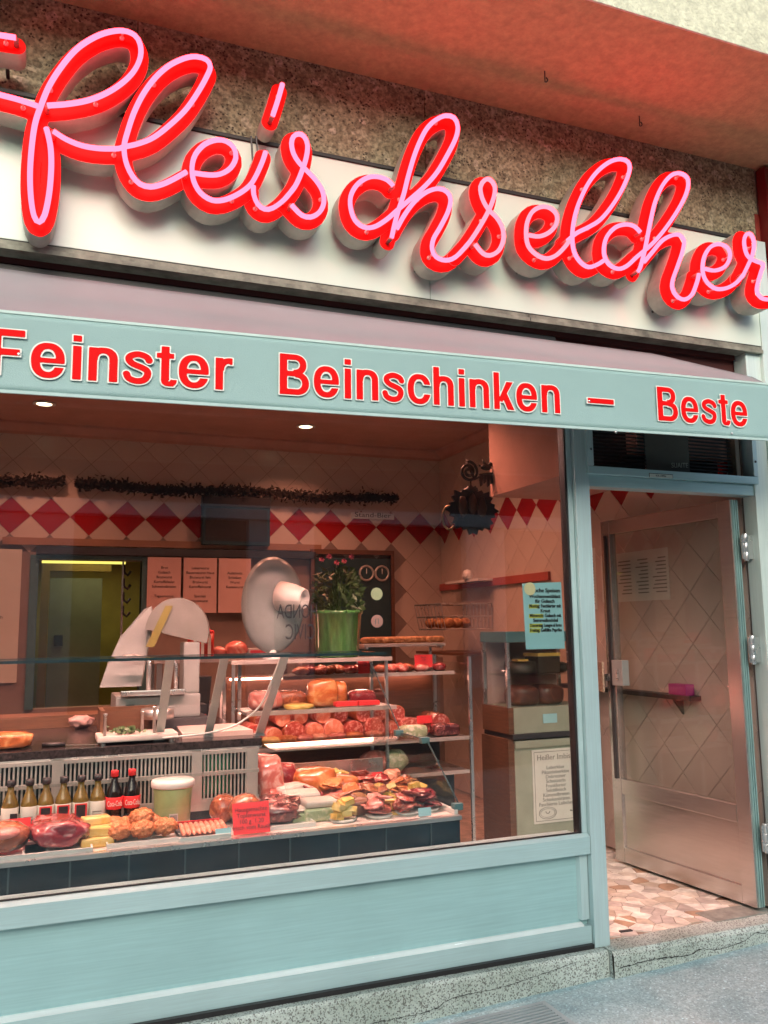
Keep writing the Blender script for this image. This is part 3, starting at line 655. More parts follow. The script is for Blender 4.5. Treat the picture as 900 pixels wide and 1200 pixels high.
def channel(paths, yf, yb):
    segs = []
    for p in paths:
        s_ = spline(p, 0.02); segs += list(zip(s_[:-1], s_[1:]))
    A = np.array([s_[0] for s_ in segs]); B = np.array([s_[1] for s_ in segs])
    lo = np.minimum(A.min(0), B.min(0))-0.06; hi = np.maximum(A.max(0), B.max(0))+0.06
    res = 0.0065; gx = np.arange(lo[0], hi[0], res); gzz = np.arange(lo[1], hi[1], res)
    PX, PZ = np.meshgrid(gx, gzz, indexing='ij'); D = np.full(PX.shape, 9.0)
    for a, b in zip(A, B):
        ab = b-a; L2 = (ab**2).sum()+1e-12
        tt = np.clip(((PX-a[0])*ab[0]+(PZ-a[1])*ab[1])/L2, 0, 1)
        D = np.minimum(D, np.hypot(PX-a[0]-tt*ab[0], PZ-a[1]-tt*ab[1]))
    D -= HWID
    face, side = bmesh.new(), bmesh.new(); fv, sv = {}, {}
    def V(key, co):
        if key not in fv: fv[key] = face.verts.new((co[0], yf, co[1]))
        return fv[key]
    def SV(key, co):
        if key not in sv: sv[key] = (side.verts.new((co[0], yf+0.0006, co[1])), side.verts.new((co[0], yb, co[1])))
        return sv[key]
    cells = np.argwhere((np.minimum.reduce([D[:-1, :-1], D[1:, :-1], D[1:, 1:], D[:-1, 1:]]) < 0))
    for i, j in cells:
        cs = [(i, j), (i+1, j), (i+1, j+1), (i, j+1)]; poly = []; cut = []
        for k in range(4):
            p, q = cs[k], cs[(k+1) % 4]; a, b = D[p], D[q]
            if a < 0: poly.append((p, (gx[p[0]], gzz[p[1]])))
            if (a < 0) != (b < 0):
                t_ = a/(a-b); co = (gx[p[0]]+(gx[q[0]]-gx[p[0]])*t_, gzz[p[1]]+(gzz[q[1]]-gzz[p[1]])*t_)
                key = (min(p, q), max(p, q)); poly.append((key, co)); cut.append((key, co))
        if len(poly) >= 3:
            try: face.faces.new([V(*q) for q in poly])
            except ValueError: pass
        for k in range(0, len(cut)-1, 2):
            a, b = SV(*cut[k]), SV(*cut[k+1])
            try: side.faces.new((a[0], b[0], b[1], a[1]))
            except ValueError: pass
    out = []
    bmesh.ops.recalc_face_normals(side, faces=side.faces[:])
    for bm_, nm, mt, sm in ((side, 'letter', RETURN, True), (face, 'face', REDFACE, False)):
        me = bpy.data.meshes.new(nm); bm_.to_mesh(me); bm_.free(); me.materials.append(mt)
        if sm: me.polygons.foreach_set('use_smooth', [True]*len(me.polygons))
        out.append(me)
    return out
rn = random.Random(11)
for k, (ch, paths) in enumerate(LET.items()):
    yf = TY+0.045+0.003*(k % 3)
    ms, mf = channel(paths, yf, -0.092)
    lo_ = link('letter', ms, sign); lo_['label'] = 'letter %s of the script sign' % ch.rstrip('23')
    fo = link('face', mf, lo_)
    for p in paths:
        s_ = spline(p, 0.014)
        for q_ in (0.25, 0.75):
            c = s_[int(q_*(len(s_)-1))]; yb_ = -0.046 if c[1] < 3.515 else 0.013
            g = G(); g.tube([(c[0], -0.12, c[1]), (c[0], yb_, c[1])], 0.007, 8); part('mounting_peg', g, DARK, lo_)
    salmon = ch in ('s2', 'e2')
    for p in paths:
        s_ = spline(p, 0.014)
        g = G(); pts = [(q[0], TY, q[1]) for q in s_]
        d0 = (np.array(s_[1])-np.array(s_[0])); d1 = np.array(s_[-1])-np.array(s_[-2])
        g.tube(pts, 0.0098, 8); part('neon_tube', g, NEONW if salmon else NEON, lo_, True)
        ns = max(2, int(len(s_)/23))
        for q_ in range(ns):
            i_ = int((q_+0.5)/ns*(len(s_)-1)); c = s_[i_]
            g = G(); g.lathe((c[0], yf-0.0005, c[1]), [(0.001, 0), (0.009, 0), (0.009, 0.006), (0.004, 0.008), (0.004, 0.030), (0.007, 0.034), (0.001, 0.035)], 10, 'Y')
            part('tube_support', g, GLASSTUBE, lo_, True)
        for c in (s_[0], s_[-1]):
            g = G(); g.tube([(c[0], TY+0.006, c[1]), (c[0], TY+0.03, c[1]), (c[0], yf, c[1])], 0.0095, 10); part('electrode', g, plain('electrode_glass', (0.25, 0.10, 0.09), 0.2) if 'electrode_glass' not in bpy.data.materials else bpy.data.materials['electrode_glass'], lo_, True)
# two thin rods that carry the dot of the i
pd = W(Z2, (330, 330), (345, 480), (310, 480), (300, 330))
g = G(); g.tube([(pd[0][0], -0.15, pd[0][1]), (pd[1][0], -0.15, pd[1][1])], 0.004, 6); g.tube([(pd[3][0], -0.15, pd[3][1]), (pd[2][0], -0.15, pd[2][1])], 0.004, 6)
part('dot_rod', g, DARK, sign)

# ================================================================== AWNING
AW = T('awning', 'grey fabric awning with lettered valance over the shop window', 'awning', (0, 0, 0))
TILT = math.atan(0.0212)
def az(x): return 0.0212*(x+0.15)
AX0, AX1, AYF = -3.0, 3.36, -0.50
def vz(x, k): return 2.252+az(x)+k        # k above the valance's lower edge
nxs = 90
g = G(); rows = []
for i in range(nxs+1):
    x = AX0+(AX1-AX0)*i/nxs; col = []
    for j in range(13):
        k = j/12; wob = 0.004*mnoise.noise(Vector((x*2.2, k*1.5, 4)))*(1-abs(2*k-1))
        z = vz(x, 0.006)+0.250*k
        col.append((x, AYF+wob+0.006*math.sin(math.pi*k), z))
    for j in range(1, 15):
        k = j/14
        ytop, ztop = -0.040, 2.835+0.005*mnoise.noise(Vector((x*1.3, 0, 8)))
        zb = vz(x, 0.256)
        sag = -0.030*math.sin(math.pi*k)*(1+0.5*mnoise.noise(Vector((x*1.1, 3, 1))))+0.007*mnoise.noise(Vector((x*2.6+k*1.5, k*2.0, 5)))*math.sin(math.pi*k)
        if x > 2.9: sag -= 0.02*(x-2.9)*math.sin(math.pi*k)
        zt = ztop-(max(0, x-2.75)*0.09)
        col.append((x, AYF+0.004+(ytop-AYF)*k, zb+(zt-zb)*k+sag))
    rows.append([g.bm.verts.new(c) for c in col])
NV = 13
vg = G(); vr = []
for r in rows: vr.append([vg.bm.verts.new(v.co) for v in r[:NV]])
for a, b in zip(vr, vr[1:]):
    for j in range(NV-1): vg.bm.faces.new((a[j], b[j], b[j+1], a[j+1]))
for a, b in zip(rows, rows[1:]):
    for j in range(NV-1, len(a)-1): g.bm.faces.new((a[j], b[j], b[j+1], a[j+1]))
for r in rows:
    for v in r[:NV-1]: g.bm.verts.remove(v)
can = part('canopy', g, FABRIC, AW, True)
sm_ = can.modifiers.new('thickness', 'SOLIDIFY'); sm_.thickness = 0.002; sm_.offset = -1
val = part('valance', vg, VALANCE, AW, True)
sm_ = val.modifiers.new('thickness', 'SOLIDIFY'); sm_.thickness = 0.003; sm_.offset = -1
g = G(); g.prism([(AX0, AYF-0.0025, vz(AX0, .253)), (AX0, AYF+0.004, vz(AX0, .253)), (AX0, AYF+0.004, vz(AX0, .262)), (AX0, AYF-0.0025, vz(AX0, .262))], (AX1-AX0, 0, 0.0212*(AX1-AX0))); part('hem_cord', g, plain('pale_hem', (0.50, 0.66, 0.62), 0.6), AW)
g = G(); g.prism([(AX0, AYF-0.003, vz(AX0, -.002)), (AX0, AYF+0.006, vz(AX0, -.002)), (AX0, AYF+0.006, vz(AX0, .008)), (AX0, AYF-0.003, vz(AX0, .008))], (AX1-AX0, 0, 0.0212*(AX1-AX0))); part('bottom_hem', g, plain('pale_hem_low', (0.42, 0.58, 0.56), 0.6), AW)
g = G(); g.tube([(AX0, AYF+0.03, vz(AX0, .235)), (AX1, AYF+0.03, vz(AX1, .235))], 0.018, 10); part('front_bar', g, ALU, AW, True)
for x in (-1.8, 0.6, 2.95):
    g = G(); g.tube([(x, 0.05, 2.80), (x+0.05, AYF+0.03, vz(x, .235))], 0.014, 8); part('arm', g, ALU, AW, True)
g = G(); g.box(-3, 3.318, 0.03, 0.06, 2.885, 2.945); g.box(-3, 3.41, 0.06, 0.07, 2.70, 2.945); part('recess_lining', g, DARKRED, AW)
for (u, v) in ((22, 415), (478.5 + 212, 470), (722, 506), (858, 508)):
    q = at(u, v, AYF-0.003); g = G(); g.lathe((q.x, AYF-0.0015, q.z), [(0.001, 0), (0.0065, 0), (0.0065, 0.002), (0.003, 0.005), (0.001, 0.005)], 12, 'Y'); part('screw', g, STEEL, AW, True)
# grotesque letters built from bars and rounded strokes, unit = cap height
SW = 0.158
def bar(x0, z0, x1, z1): return ('q', [(x0, z0), (x1, z0), (x1, z1), (x0, z1)])
def arc(cx, cz, rx, rz, cuts=(), w=SW, p=2.3): return ('a', cx, cz, rx, rz, cuts, w, p)
XH = 0.76
def bowl_e(): return [arc(.32, XH/2, .30, XH/2+.012, [((1, 0), (.32, 0.37), (0, 1), (0, .235), (0, -1), (0, .335))]), bar(.10, .325, .612, .325+.108)]
GL = {
 'F': (.66, [bar(.04, 0, .04+SW*1.08, 1), bar(.04, 1-.15, .62, 1), bar(.04, .43, .54, .57)]),
 'B': (.76, [bar(.04, 0, .04+SW*1.08, 1), bar(.04, .86, .40, 1), bar(.04, .455, .44, .585), bar(.04, 0, .44, .14), arc(.38, .745, .28, .255, [((-1, 0), (.36, 0))], .155, 2.2), arc(.42, .285, .30, .285, [((-1, 0), (.40, 0))], .16, 2.2)]),
 'e': (.66, bowl_e()),
 'i': (.24, [bar(.045, 0, .045+SW, XH), bar(.045, .86, .045+SW, 1)]),
 'n': (.62, [bar(.04, 0, .04+SW, XH), arc(.315, XH-.27, .265, .282, [((0, -1), (0, XH-.28))], SW, 2.4), bar(.58-SW, 0, .58, XH-.27)]),
 's': (.58, [('s',)]),
 't': (.37, [bar(.10, .13, .10+SW, .92), bar(.01, XH-.115, .35, XH), arc(.255, .145, .155, .155, [((1, 0), (.29, 0), (0, 1), (0, .15)), ((0, 1), (0, .16))], .13, 2.4), bar(.25, -.008, .35, .115)]),
 'r': (.41, [bar(.04, 0, .04+SW, XH), arc(.345, XH-.30, .28, .31, [((1, 0), (.33, 0)), ((0, -1), (0, XH-.30))], .15, 2.2), bar(.32, XH-.148, .39, XH+.008)]),
 'c': (.60, [arc(.32, XH/2, .30, XH/2+.012, [((1, 0), (.36, 0), (0, 1), (0, .25), (0, -1), (0, XH-.25))])]),
 'h': (.62, [bar(.04, 0, .04+SW, 1), arc(.315, XH-.27, .265, .282, [((0, -1), (0, XH-.28))], SW, 2.4), bar(.58-SW, 0, .58, XH-.27)]),
 'k': (.60, [bar(.04, 0, .04+SW, 1), ('q', [(.16, .24), (.27, .20), (.585, XH), (.40, XH)]), ('q', [(.25, .40), (.40, .46), (.61, 0), (.42, 0)])]),
 '-': (.62, [bar(.02, .36, .62, .50)]),
}
def glyph_field(ch, X, Z):
    F = np.full(X.shape, 9.0)
    def qd(P):
        D = np.full(X.shape, -9.0); n = len(P); ar = sum(P[k][0]*P[(k+1) % n][1]-P[(k+1) % n][0]*P[k][1] for k in range(n)); sg = 1 if ar > 0 else -1
        for k in range(n):
            (ax, az_), (bx, bz) = P[k], P[(k+1) % n]; L = math.hypot(bx-ax, bz-az_)
            D = np.maximum(D, sg*((X-ax)*(bz-az_)-(Z-az_)*(bx-ax))/L)
        return D
    for sh in GL[ch][1]:
        if sh[0] == 'q': D = qd(sh[1])
        elif sh[0] == 'a':
            _, cx, cz, rx, rz, cuts, w, p = sh
            def se(a, b): 
                v = (np.abs((X-cx)/a)**p+np.abs((Z-cz)/b)**p)**(1/p); return (v-1)*min(a, b)
            D = np.maximum(se(rx, rz), -se(rx-w, rz-w*0.86))
            for c in cuts:
                C = np.full(X.shape, 9.0)
                for k in range(0, len(c), 2):
                    (nx_, nz_), (px, pz) = c[k], c[k+1]; C = np.minimum(C, (X-px)*nx_+(Z-pz)*nz_)
                D = np.maximum(D, C)
        else:
            P = spline([(.50, .555), (.45, .635), (.29, .685), (.14, .63), (.115, .54), (.19, .455), (.33, .395), (.455, .325), (.475, .215), (.41, .10), (.27, .062), (.12, .115), (.075, .215)], 0.03)
            D = np.full(X.shape, 9.0)
            for a, b in zip(P[:-1], P[1:]):
                ab = b-a; tt = np.clip(((X-a[0])*ab[0]+(Z-a[1])*ab[1])/((ab**2).sum()), 0, 1); D = np.minimum(D, np.hypot(X-a[0]-tt*ab[0], Z-a[1]-tt*ab[1]))
            D = D-0.069
        F = np.minimum(F, D)
    return F
def contour_mesh(F, gx, gzz, place, mt, nm):
    bm_ = bmesh.new(); vd = {}
    def V(k, c):
        if k not in vd: vd[k] = bm_.verts.new(place(c))
        return vd[k]
    for i, j in np.argwhere(np.minimum.reduce([F[:-1, :-1], F[1:, :-1], F[1:, 1:], F[:-1, 1:]]) < 0):
        cs = [(i, j), (i+1, j), (i+1, j+1), (i, j+1)]; poly = []
        for k in range(4):
            p, q = cs[k], cs[(k+1) % 4]; a, b = F[p], F[q]
            if a < 0: poly.append((p, (gx[p[0]], gzz[p[1]])))
            if (a < 0) != (b < 0):
                t_ = a/(a-b); poly.append(((min(p, q), max(p, q)), (gx[p[0]]+(gx[q[0]]-gx[p[0]])*t_, gzz[p[1]]+(gzz[q[1]]-gzz[p[1]])*t_)))
        if len(poly) >= 3:
            try: bm_.faces.new([V(*q) for q in poly])
            except ValueError: pass
    bmesh.ops.dissolve_limit(bm_, angle_limit=0.02, verts=bm_.verts[:], edges=bm_.edges[:])
    me = bpy.data.meshes.new(nm); bm_.to_mesh(me); bm_.free(); me.materials.append(mt); return me
def word(txt, x0, x1, cap):
    tot = sum(GL[c][0] for c in txt)+0.055*(len(txt)-1); sx = (x1-x0)/tot; cur = 0.0
    for ch in txt:
        w = GL[ch][0]; gx = np.arange(-0.08, w+0.10, 0.022); gzz = np.arange(-0.10, 1.12, 0.022)
        X, Z = np.meshgrid(gx, gzz, indexing='ij'); F = glyph_field(ch, X, Z)
        for nm, mt, off, y in (('lettering_outline', PRINTWHITE, 0.028, AYF-0.0035), ('lettering', PRINTRED, 0.0, AYF-0.0048)):
            def place(c, y=y):
                xw = x0+(cur+c[0])*sx; return (xw, y, 2.252+0.0212*(xw+0.15)+0.055+c[1]*cap)
            link(nm, contour_mesh(F-off, gx, gzz, place, mt, nm), AW)
        cur += w+0.055
word('Feinster', -0.185, 0.572, 0.145); word('Beinschinken', 0.727, 1.878, 0.145); word('-', 2.00, 2.13, 0.145); word('Beste', 2.345, 2.840, 0.145)

# ================================================================== SHOP INTERIOR
def A(u, v, Y): return at(u, v, Y)
# --- fixed fittings on the back wall
t = T('pass_through_frame', 'teal framed pass-through to the yellow back room', 'frame', (0.34, YB, 0.95))
for a, b, c, d in ((OPX0-0.06, OPX0, 0.95, OPZ), (OPX1, OPX1+0.05, 0.95, OPZ)):
    g = G(); g.box(a, b, YB-0.03, YB+0.13, c, d); part('jamb', g, TEAL, t)
g = G(); g.box(OPX0-0.06, OPX1+0.05, YB-0.03, YB+0.13, OPZ+0.001, OPZ+0.03); part('head', g, TEAL, t)
g = G(); g.box(-0.06, 2.14, YB-0.07, YB-0.009, 2.105, 2.165); one('shelf_rail', 'black rail above the menu sheets on the back wall', 'rail', g, DARK, False)
g = G(); g.box(-0.30, 2.2, YB-0.035, YB-0.0075, 2.175, 2.23); one('wall_trim', 'brown trim strip above the black rail on the back wall', 'trim', g, plain('brown_trim', (0.30, 0.17, 0.10), 0.6), False)
t = T('back_room_door', 'grey door standing in the back room behind the pass-through', 'door', (0.3, 4.6, 0.05))
g = G(); g.box(0.05, 0.48, 4.60, 4.64, 0.05, 1.98, 0.004); part('leaf', g, GREYDOOR, t)
g = G(); g.box(0.10, 0.17, 4.585, 4.599, 1.40, 1.49); part('lock_plate', g, DARK, t)
g = G(); g.box(-0.02, 0.045, 4.58, 4.66, 0.05, 2.04); g.box(-0.02, 0.55, 4.58, 4.66, 2.0401, 2.10); part('door_casing', g, plain('ochre_casing', (0.28, 0.19, 0.05), 0.6), t)
g = G(); g.box(-0.02, 0.62, 4.0, 4.04, 2.065, 2.10); one('tube_lamp', 'glowing yellow tube lamp at the top of the pass-through', 'lamp', g, BACKLAMP, False)
t = T('hanging_hooks', 'row of dark hooks hanging at the right of the pass-through', 'hooks', (0.62, 3.9, 1.9))
for k in range(4):
    g = G(); z = 2.05-k*0.11; g.tube([(0.60, 3.9, z), (0.60, 3.9, z-0.06), (0.63, 3.9, z-0.085), (0.655, 3.9, z-0.05)], 0.012, 6); part('hook', g, DARK, t, True)
g = G(); g.box(0.585, 0.60, 3.89, 3.91, 1.45, 2.08); part('rail', g, STEEL, t)
# black framed monitor recess
t = T('wall_screen', 'black screen on the tiled wall between the red diamonds', 'screen', (1.44, YB-0.05, 2.2))
g = G(); g.box(1.175, 1.735, YB-0.09, YB-0.008, 2.205, 2.60, 0.006); part('case', g, DARKTEAL, t)
g = G(); g.box(1.20, 1.71, YB-0.0935, YB-0.0902, 2.235, 2.50); part('panel', g, BLACK, t)
g = G(); g.box(1.172, 1.738, YB-0.095, YB-0.0902, 2.52, 2.603); part('top_bar', g, BLACK, t)
# menus
def sheet(name, label, x0, x1, z0, z1, y, mt, lines, size, ink=INK, title=None, cat='menu'):
    t = T(name, label, cat, ((x0+x1)/2, y, z0))
    g = G(); g.box(x0, x1, y, y+0.004, z0, z1); part('paper', g, mt, t)
    h = (z1-z0)
    link('print', text_mesh('\n'.join(lines), size, ink, ((x0+x1)/2, y-0.0008, z1-h*0.14-size), align='CENTER', lines=1.25), t)
    return t
mY = YB-0.075
sheet('menu_sheet', 'pink lit menu sheet beside the pass-through, first of three', 0.755, 1.015, 1.655, 2.095, mY, PAPERPINK, ['Brot', 'Gulasch', 'Bratwurst', 'Kartoffelsalat', 'Schweinsbraten', '', 'Tagesmenue'], 0.030)
sheet('menu_sheet', 'pink lit menu sheet in the middle of three on the back wall', 1.035, 1.30, 1.655, 2.095, mY, PAPERPINK, ['Leberwurst', 'Bauernwurst Haus', 'Blutwurst fein', 'Bratwurst', 'Kartoffelwurst', '', 'Specials', 'Hauswurst'], 0.030)
sheet('menu_sheet', 'pink lit menu sheet half behind the white dome', 1.315, 1.58, 1.655, 2.095, mY, PAPERPINK, ['', 'Aufschnitt', 'Schinken', 'Wurst', 'Kaesewurst'], 0.030)
sheet('price_board', 'pale price board with many lines left of the pass-through', -0.62, -0.16, 1.15, 2.14, YB-0.02, PAPER, ['Wurst', 'Extra', 'Krakauer', 'Polnische', '', 'Schinken', 'Beinschinken', 'Selchroller', '', 'Speck', 'Bauch', 'Karree'], 0.045)
# cold room door with gauges
t = T('cold_room_door', 'dark teal cold room door with two round gauges behind the plant', 'door', (2.48, YB-0.03, FLOOR))
g = G(); g.box(2.13, 2.83, YB-0.05, YB-0.009, FLOOR, 2.12, 0.01); part('leaf', g, DARKTEAL, t)
for a in (2.10, 2.832):
    g = G(); g.box(a, a+0.03, YB-0.06, YB-0.009, FLOOR, 2.15); part('casing', g, WOOD, t)
g = G(); g.box(2.10, 2.862, YB-0.06, YB-0.009, 2.1505, 2.19); part('casing', g, WOOD, t)
for x in (2.60, 2.745):
    g = G(); g.lathe((x, YB-0.051, 1.99), [(0.001, 0), (0.07, 0), (0.07, 0.014), (0.056, 0.016), (0.055, 0.008), (0.001, 0.008)], 28, 'Y'); dl = part('gauge', g, plain('gauge_rim', (0.5, 0.52, 0.48), 0.3, 0.5) if 'gauge_rim' not in bpy.data.materials else bpy.data.materials['gauge_rim'], t, True)
    g = G(); g.lathe((x, YB-0.0595, 1.99), [(0.001, 0), (0.052, 0), (0.052, 0.002), (0.001, 0.002)], 24, 'Y'); part('dial', g, DARKTEAL, dl)
    g = G(); g.box(x-0.003, x+0.003, YB-0.064, YB-0.062, 1.985, 2.03); part('needle', g, WHITE, dl)
# sign plate over the diamonds
q0, q1 = A(412, 600, YB-0.02), A(462, 609, YB-0.02)
g = G(); g.box(q0.x, q1.x, YB-0.02, YB-0.008, q1.z, q0.z); o = one('wall_sign', 'small pale lettered plate across the red diamond tiles', 'sign', g, PAPER, False)
link('lettering', text_mesh('Stand-Bier', 0.06, INK, (q0.x+0.03, YB-0.021, q1.z+0.014), width=q1.x-q0.x-0.06), o)
# dried garland, two lengths
def garland(label, x0, x1, z, n, seed):
    r = random.Random(seed); g = G()
    for k in range(n):
        x = r.uniform(x0, x1); a = r.uniform(0, 6.28); rad = abs(r.gauss(0, 0.023)); zz = z+0.012*math.sin(x*5)+rad*math.sin(a)*1.1; y = YB-0.08+rad*math.cos(a)*0.7
        d = Vector((r.uniform(-1, 1), r.uniform(-1, 1), r.uniform(-1, 1))).normalized(); e = d.orthogonal().normalized()*r.uniform(0.012, 0.022); L = r.uniform(0.03, 0.055); c = Vector((x, y, zz))
        g.quad(c-d*L*0.5, c+e*0.8, c+d*L*0.5, c-e*0.8)
    g.tube([(x0+(x1-x0)*i/20, YB-0.08, z+0.012*math.sin((x0+(x1-x0)*i/20)*5)) for i in range(21)], 0.012, 6)
    return one('garland', label, 'garland', g, DRIED, False)
garland('short dried leaf garland above the price board', -0.9, 0.12, 2.655, 1500, 1)
garland('long dried leaf garland above the red diamond tiles', 0.20, 2.89, 2.645, 4200, 2)
# ceiling downlights
for k, (x, y) in enumerate(((-0.044, 3.03), (1.893, 3.10))):
    lab = ('round ceiling downlight over the price board', 'round ceiling downlight over the wall screen')[k]
    t = T('downlight', lab, 'ceiling light', (x, y, CZ), 'ceiling downlights')
    g = G(); g.lathe((x, y, CZ-0.012), [(0.055, 0.012), (0.075, 0.011), (0.078, 0.004), (0.062, 0.0), (0.05, 0.006)], 28); part('rim', g, WHITE, t, True)
    g = G(); g.lathe((x, y, CZ-0.008), [(0.001, 0.0), (0.052, 0.0), (0.052, 0.004), (0.001, 0.004)], 24); part('lens', g, LOWLIGHT, t)
def lamp(x, y, z, e, size, c=(1.0, 0.34, 0.22), spread=125, rot=(0, 0, 0)):
    L = bpy.data.lights.new('downlight_lamp', 'AREA'); L.shape = 'DISK'; L.size = size; L.energy = e; L.color = c; L.spread = RAD(spread)
    o = bpy.data.objects.new('downlight_lamp', L); COL.objects.link(o); o.location = (x, y, z); o.rotation_euler = rot; return o
for x, y in ((-0.044, 3.03), (1.893, 3.10)): lamp(x, y, CZ-0.02, 7.5, 0.10)
# further ceiling lamps of the same row and the row over the counter (behind the awning from the street)
for k, (x, y) in enumerate(((-1.9, 1.6), (-0.3, 1.75), (0.55, 1.9), (2.3, 1.8), (2.45, 2.4), (1.3, 2.15))):
    t = T('downlight', 'round ceiling downlight over the meat counter', 'ceiling light', (x, y, CZ), 'ceiling downlights over the counter')
    g = G(); g.lathe((x, y, CZ-0.012), [(0.055, 0.012), (0.075, 0.011), (0.078, 0.004), (0.062, 0.0), (0.05, 0.006)], 28); part('rim', g, WHITE, t, True)
    g = G(); g.lathe((x, y, CZ-0.008), [(0.001, 0.0), (0.052, 0.0), (0.052, 0.004), (0.001, 0.004)], 24); part('lens', g, LOWLIGHT, t)
    lamp(x, y, CZ-0.02, 9.5, 0.32)
lamp(0.4, 4.4, 2.55, 3.0, 0.3, (1.0, 0.85, 0.40))

# hanging iron ornament on its bracket
t = T('iron_ornament', 'black wrought iron bracket with bird and hanging lantern by the bulkhead', 'ornament', (2.55, 1.63, 2.1))
g = G(); P = []
for k in range(40):
    a = k/39*4.4*math.pi*0.95; r = 0.012+0.058*k/39; P.append((2.555+r*math.cos(a+1.2), 1.60, 2.525+r*math.sin(a+1.2)))
g.tube(P, 0.010, 8); part('scroll', g, IRON, t, True)
g = G(); g.tube([P[-1], (2.60, 1.60, 2.475), (2.66, 1.60, 2.51), (2.731, 1.60, 2.52)], 0.010, 8); part('arm', g, IRON, t, True)
for k in range(4):
    x = 2.635+0.026*k; g = G(); g.prism([(x, 1.592, 2.515), (x+0.022, 1.592, 2.515), (x+0.018, 1.592, 2.44+0.02*(k % 2)), (x+0.006, 1.592, 2.43+0.02*(k % 2))], (0, 0.016, 0)); part('leaf_drop', g, IRON, t)
g = G(); g.blob((2.685, 1.60, 2.56), 0.042, 0.014, 0.022, 0.1, 2, 5, 2); g.blob((2.720, 1.60, 2.582), 0.017, 0.010, 0.015, 0, 2, 5, 2)
g.prism([(2.655, 1.597, 2.56), (2.625, 1.597, 2.585), (2.632, 1.597, 2.565)], (0, 0.006, 0)); g.prism([(2.734, 1.598, 2.585), (2.752, 1.598, 2.58), (2.734, 1.598, 2.577)], (0, 0.004, 0)); g.prism([(2.675, 1.597, 2.57), (2.655, 1.597, 2.615), (2.70, 1.597, 2.575)], (0, 0.006, 0)); part('bird', g, IRON, t, True)
cx, cz = 2.57, 2.275
g = G(); g.tube([(cx, 1.60, 2.463), (cx, 1.60, 2.405)], 0.005, 6); g.blob((cx, 1.60, 2.40), 0.05, 0.02, 0.03, 0.5, 4, 9, 2); part('chain', g, IRON, t)
g = G(); pts = []
for k in range(44):
    a = 2*math.pi*k/44; r = 0.150+0.012*math.cos(8*a)+0.012*math.cos(22*a); pts.append((cx+0.005+r*1.12*math.cos(a), 1.592, cz-0.005+r*0.98*math.sin(a)))
g.prism(pts, (0, 0.016, 0)); part('plaque', g, IRON, t)
for k in range(3):
    g = G(); g.blob((cx-0.07+0.07*k, 1.588, cz+0.035-0.02*abs(k-1)), 0.036, 0.016, 0.075, 0.15, 2, k+3, 2); part('figure', g, plain('bronze_figure', (0.05, 0.025, 0.015), 0.4) if 'bronze_figure' not in bpy.data.materials else bpy.data.materials['bronze_figure'], t, True)
g = G(); g.tube([(cx-0.165+0.05*math.cos(a)*0.9, 1.60, cz-0.06+0.075*math.sin(a)) for a in [0.5+k*0.25 for k in range(21)]], 0.008, 6); part('ring', g, plain('brass_ring', (0.25, 0.20, 0.11), 0.4, 0.4), t, True)

# price lists and posters on the right wall, seen past the door
def wsheet(name, label, y0, y1, z0, z1, mt, cols=3):
    t = T(name, label, 'poster', (RX-0.008, (y0+y1)/2, z0))
    g = G(); g.box(RX-0.0095, RX-0.007, y0, y1, z0, z1); part('paper', g, mt, t)
    r = random.Random(int(y0*100)); g = G()
    for c in range(cols):
        for k in range(int((z1-z0)/0.022)-3):
            w = (y1-y0)/cols; a = y0+c*w+0.02; g.box(RX-0.0103, RX-0.0096, a, a+w*r.uniform(0.4, 0.8), z1-0.05-k*0.022-0.007, z1-0.05-k*0.022)
    o = part('print', g, INKGREY, t); o['kind'] = 'stuff'
wsheet('price_list', 'wide printed price list on the tiled wall behind the door glass', 0.66, 1.30, 1.66, 1.96, PAPER, 4)
wsheet('price_list', 'narrow price list high on the wall next to the door edge', 1.36, 1.66, 1.62, 2.02, PAPER, 2)
t = T('picture_poster', 'small purple picture poster on the wall by the door edge', 'poster', (RX-0.008, 1.45, 1.2))
g = G(); g.box(RX-0.0095, RX-0.007, 1.40, 1.66, 1.16, 1.55); part('paper', g, PAPERPINK, t)
g = G(); g.box(RX-0.0105, RX-0.0096, 1.42, 1.64, 1.30, 1.50); part('picture', g, plain('purple_print', (0.16, 0.10, 0.17), 0.5, 0, 0.7, 14), t)
# wall shelf behind the open door
t = T('wall_shelf', 'dark narrow shelf with pink box along the right wall', 'shelf', (3.3, 0.9, 1.1))
g = G(); g.box(RX-0.085, RX-0.008, 0.46, 1.75, 1.105, 1.13); part('board', g, DARK, t)
for y in (0.6, 1.5):
    g = G(); g.prism([(RX-0.075, y, 1.1045), (RX-0.009, y, 1.1045), (RX-0.009, y, 1.02)], (0, 0.015, 0)); part('bracket', g, DARK, t)
g = G(); g.box(3.275, 3.335, 0.50, 0.64, 1.1305, 1.19, 0.004); one('pink_box', 'small magenta box on the dark wall shelf', 'box', g, plain('magenta_card', (0.38, 0.03, 0.20), 0.5), False)
g = G(); g.box(3.275, 3.335, 1.50, 1.60, 1.1305, 1.24, 0.003); one('yellow_packet', 'yellow packet on the dark shelf by the door edge', 'packet', g, CHEESE, False)

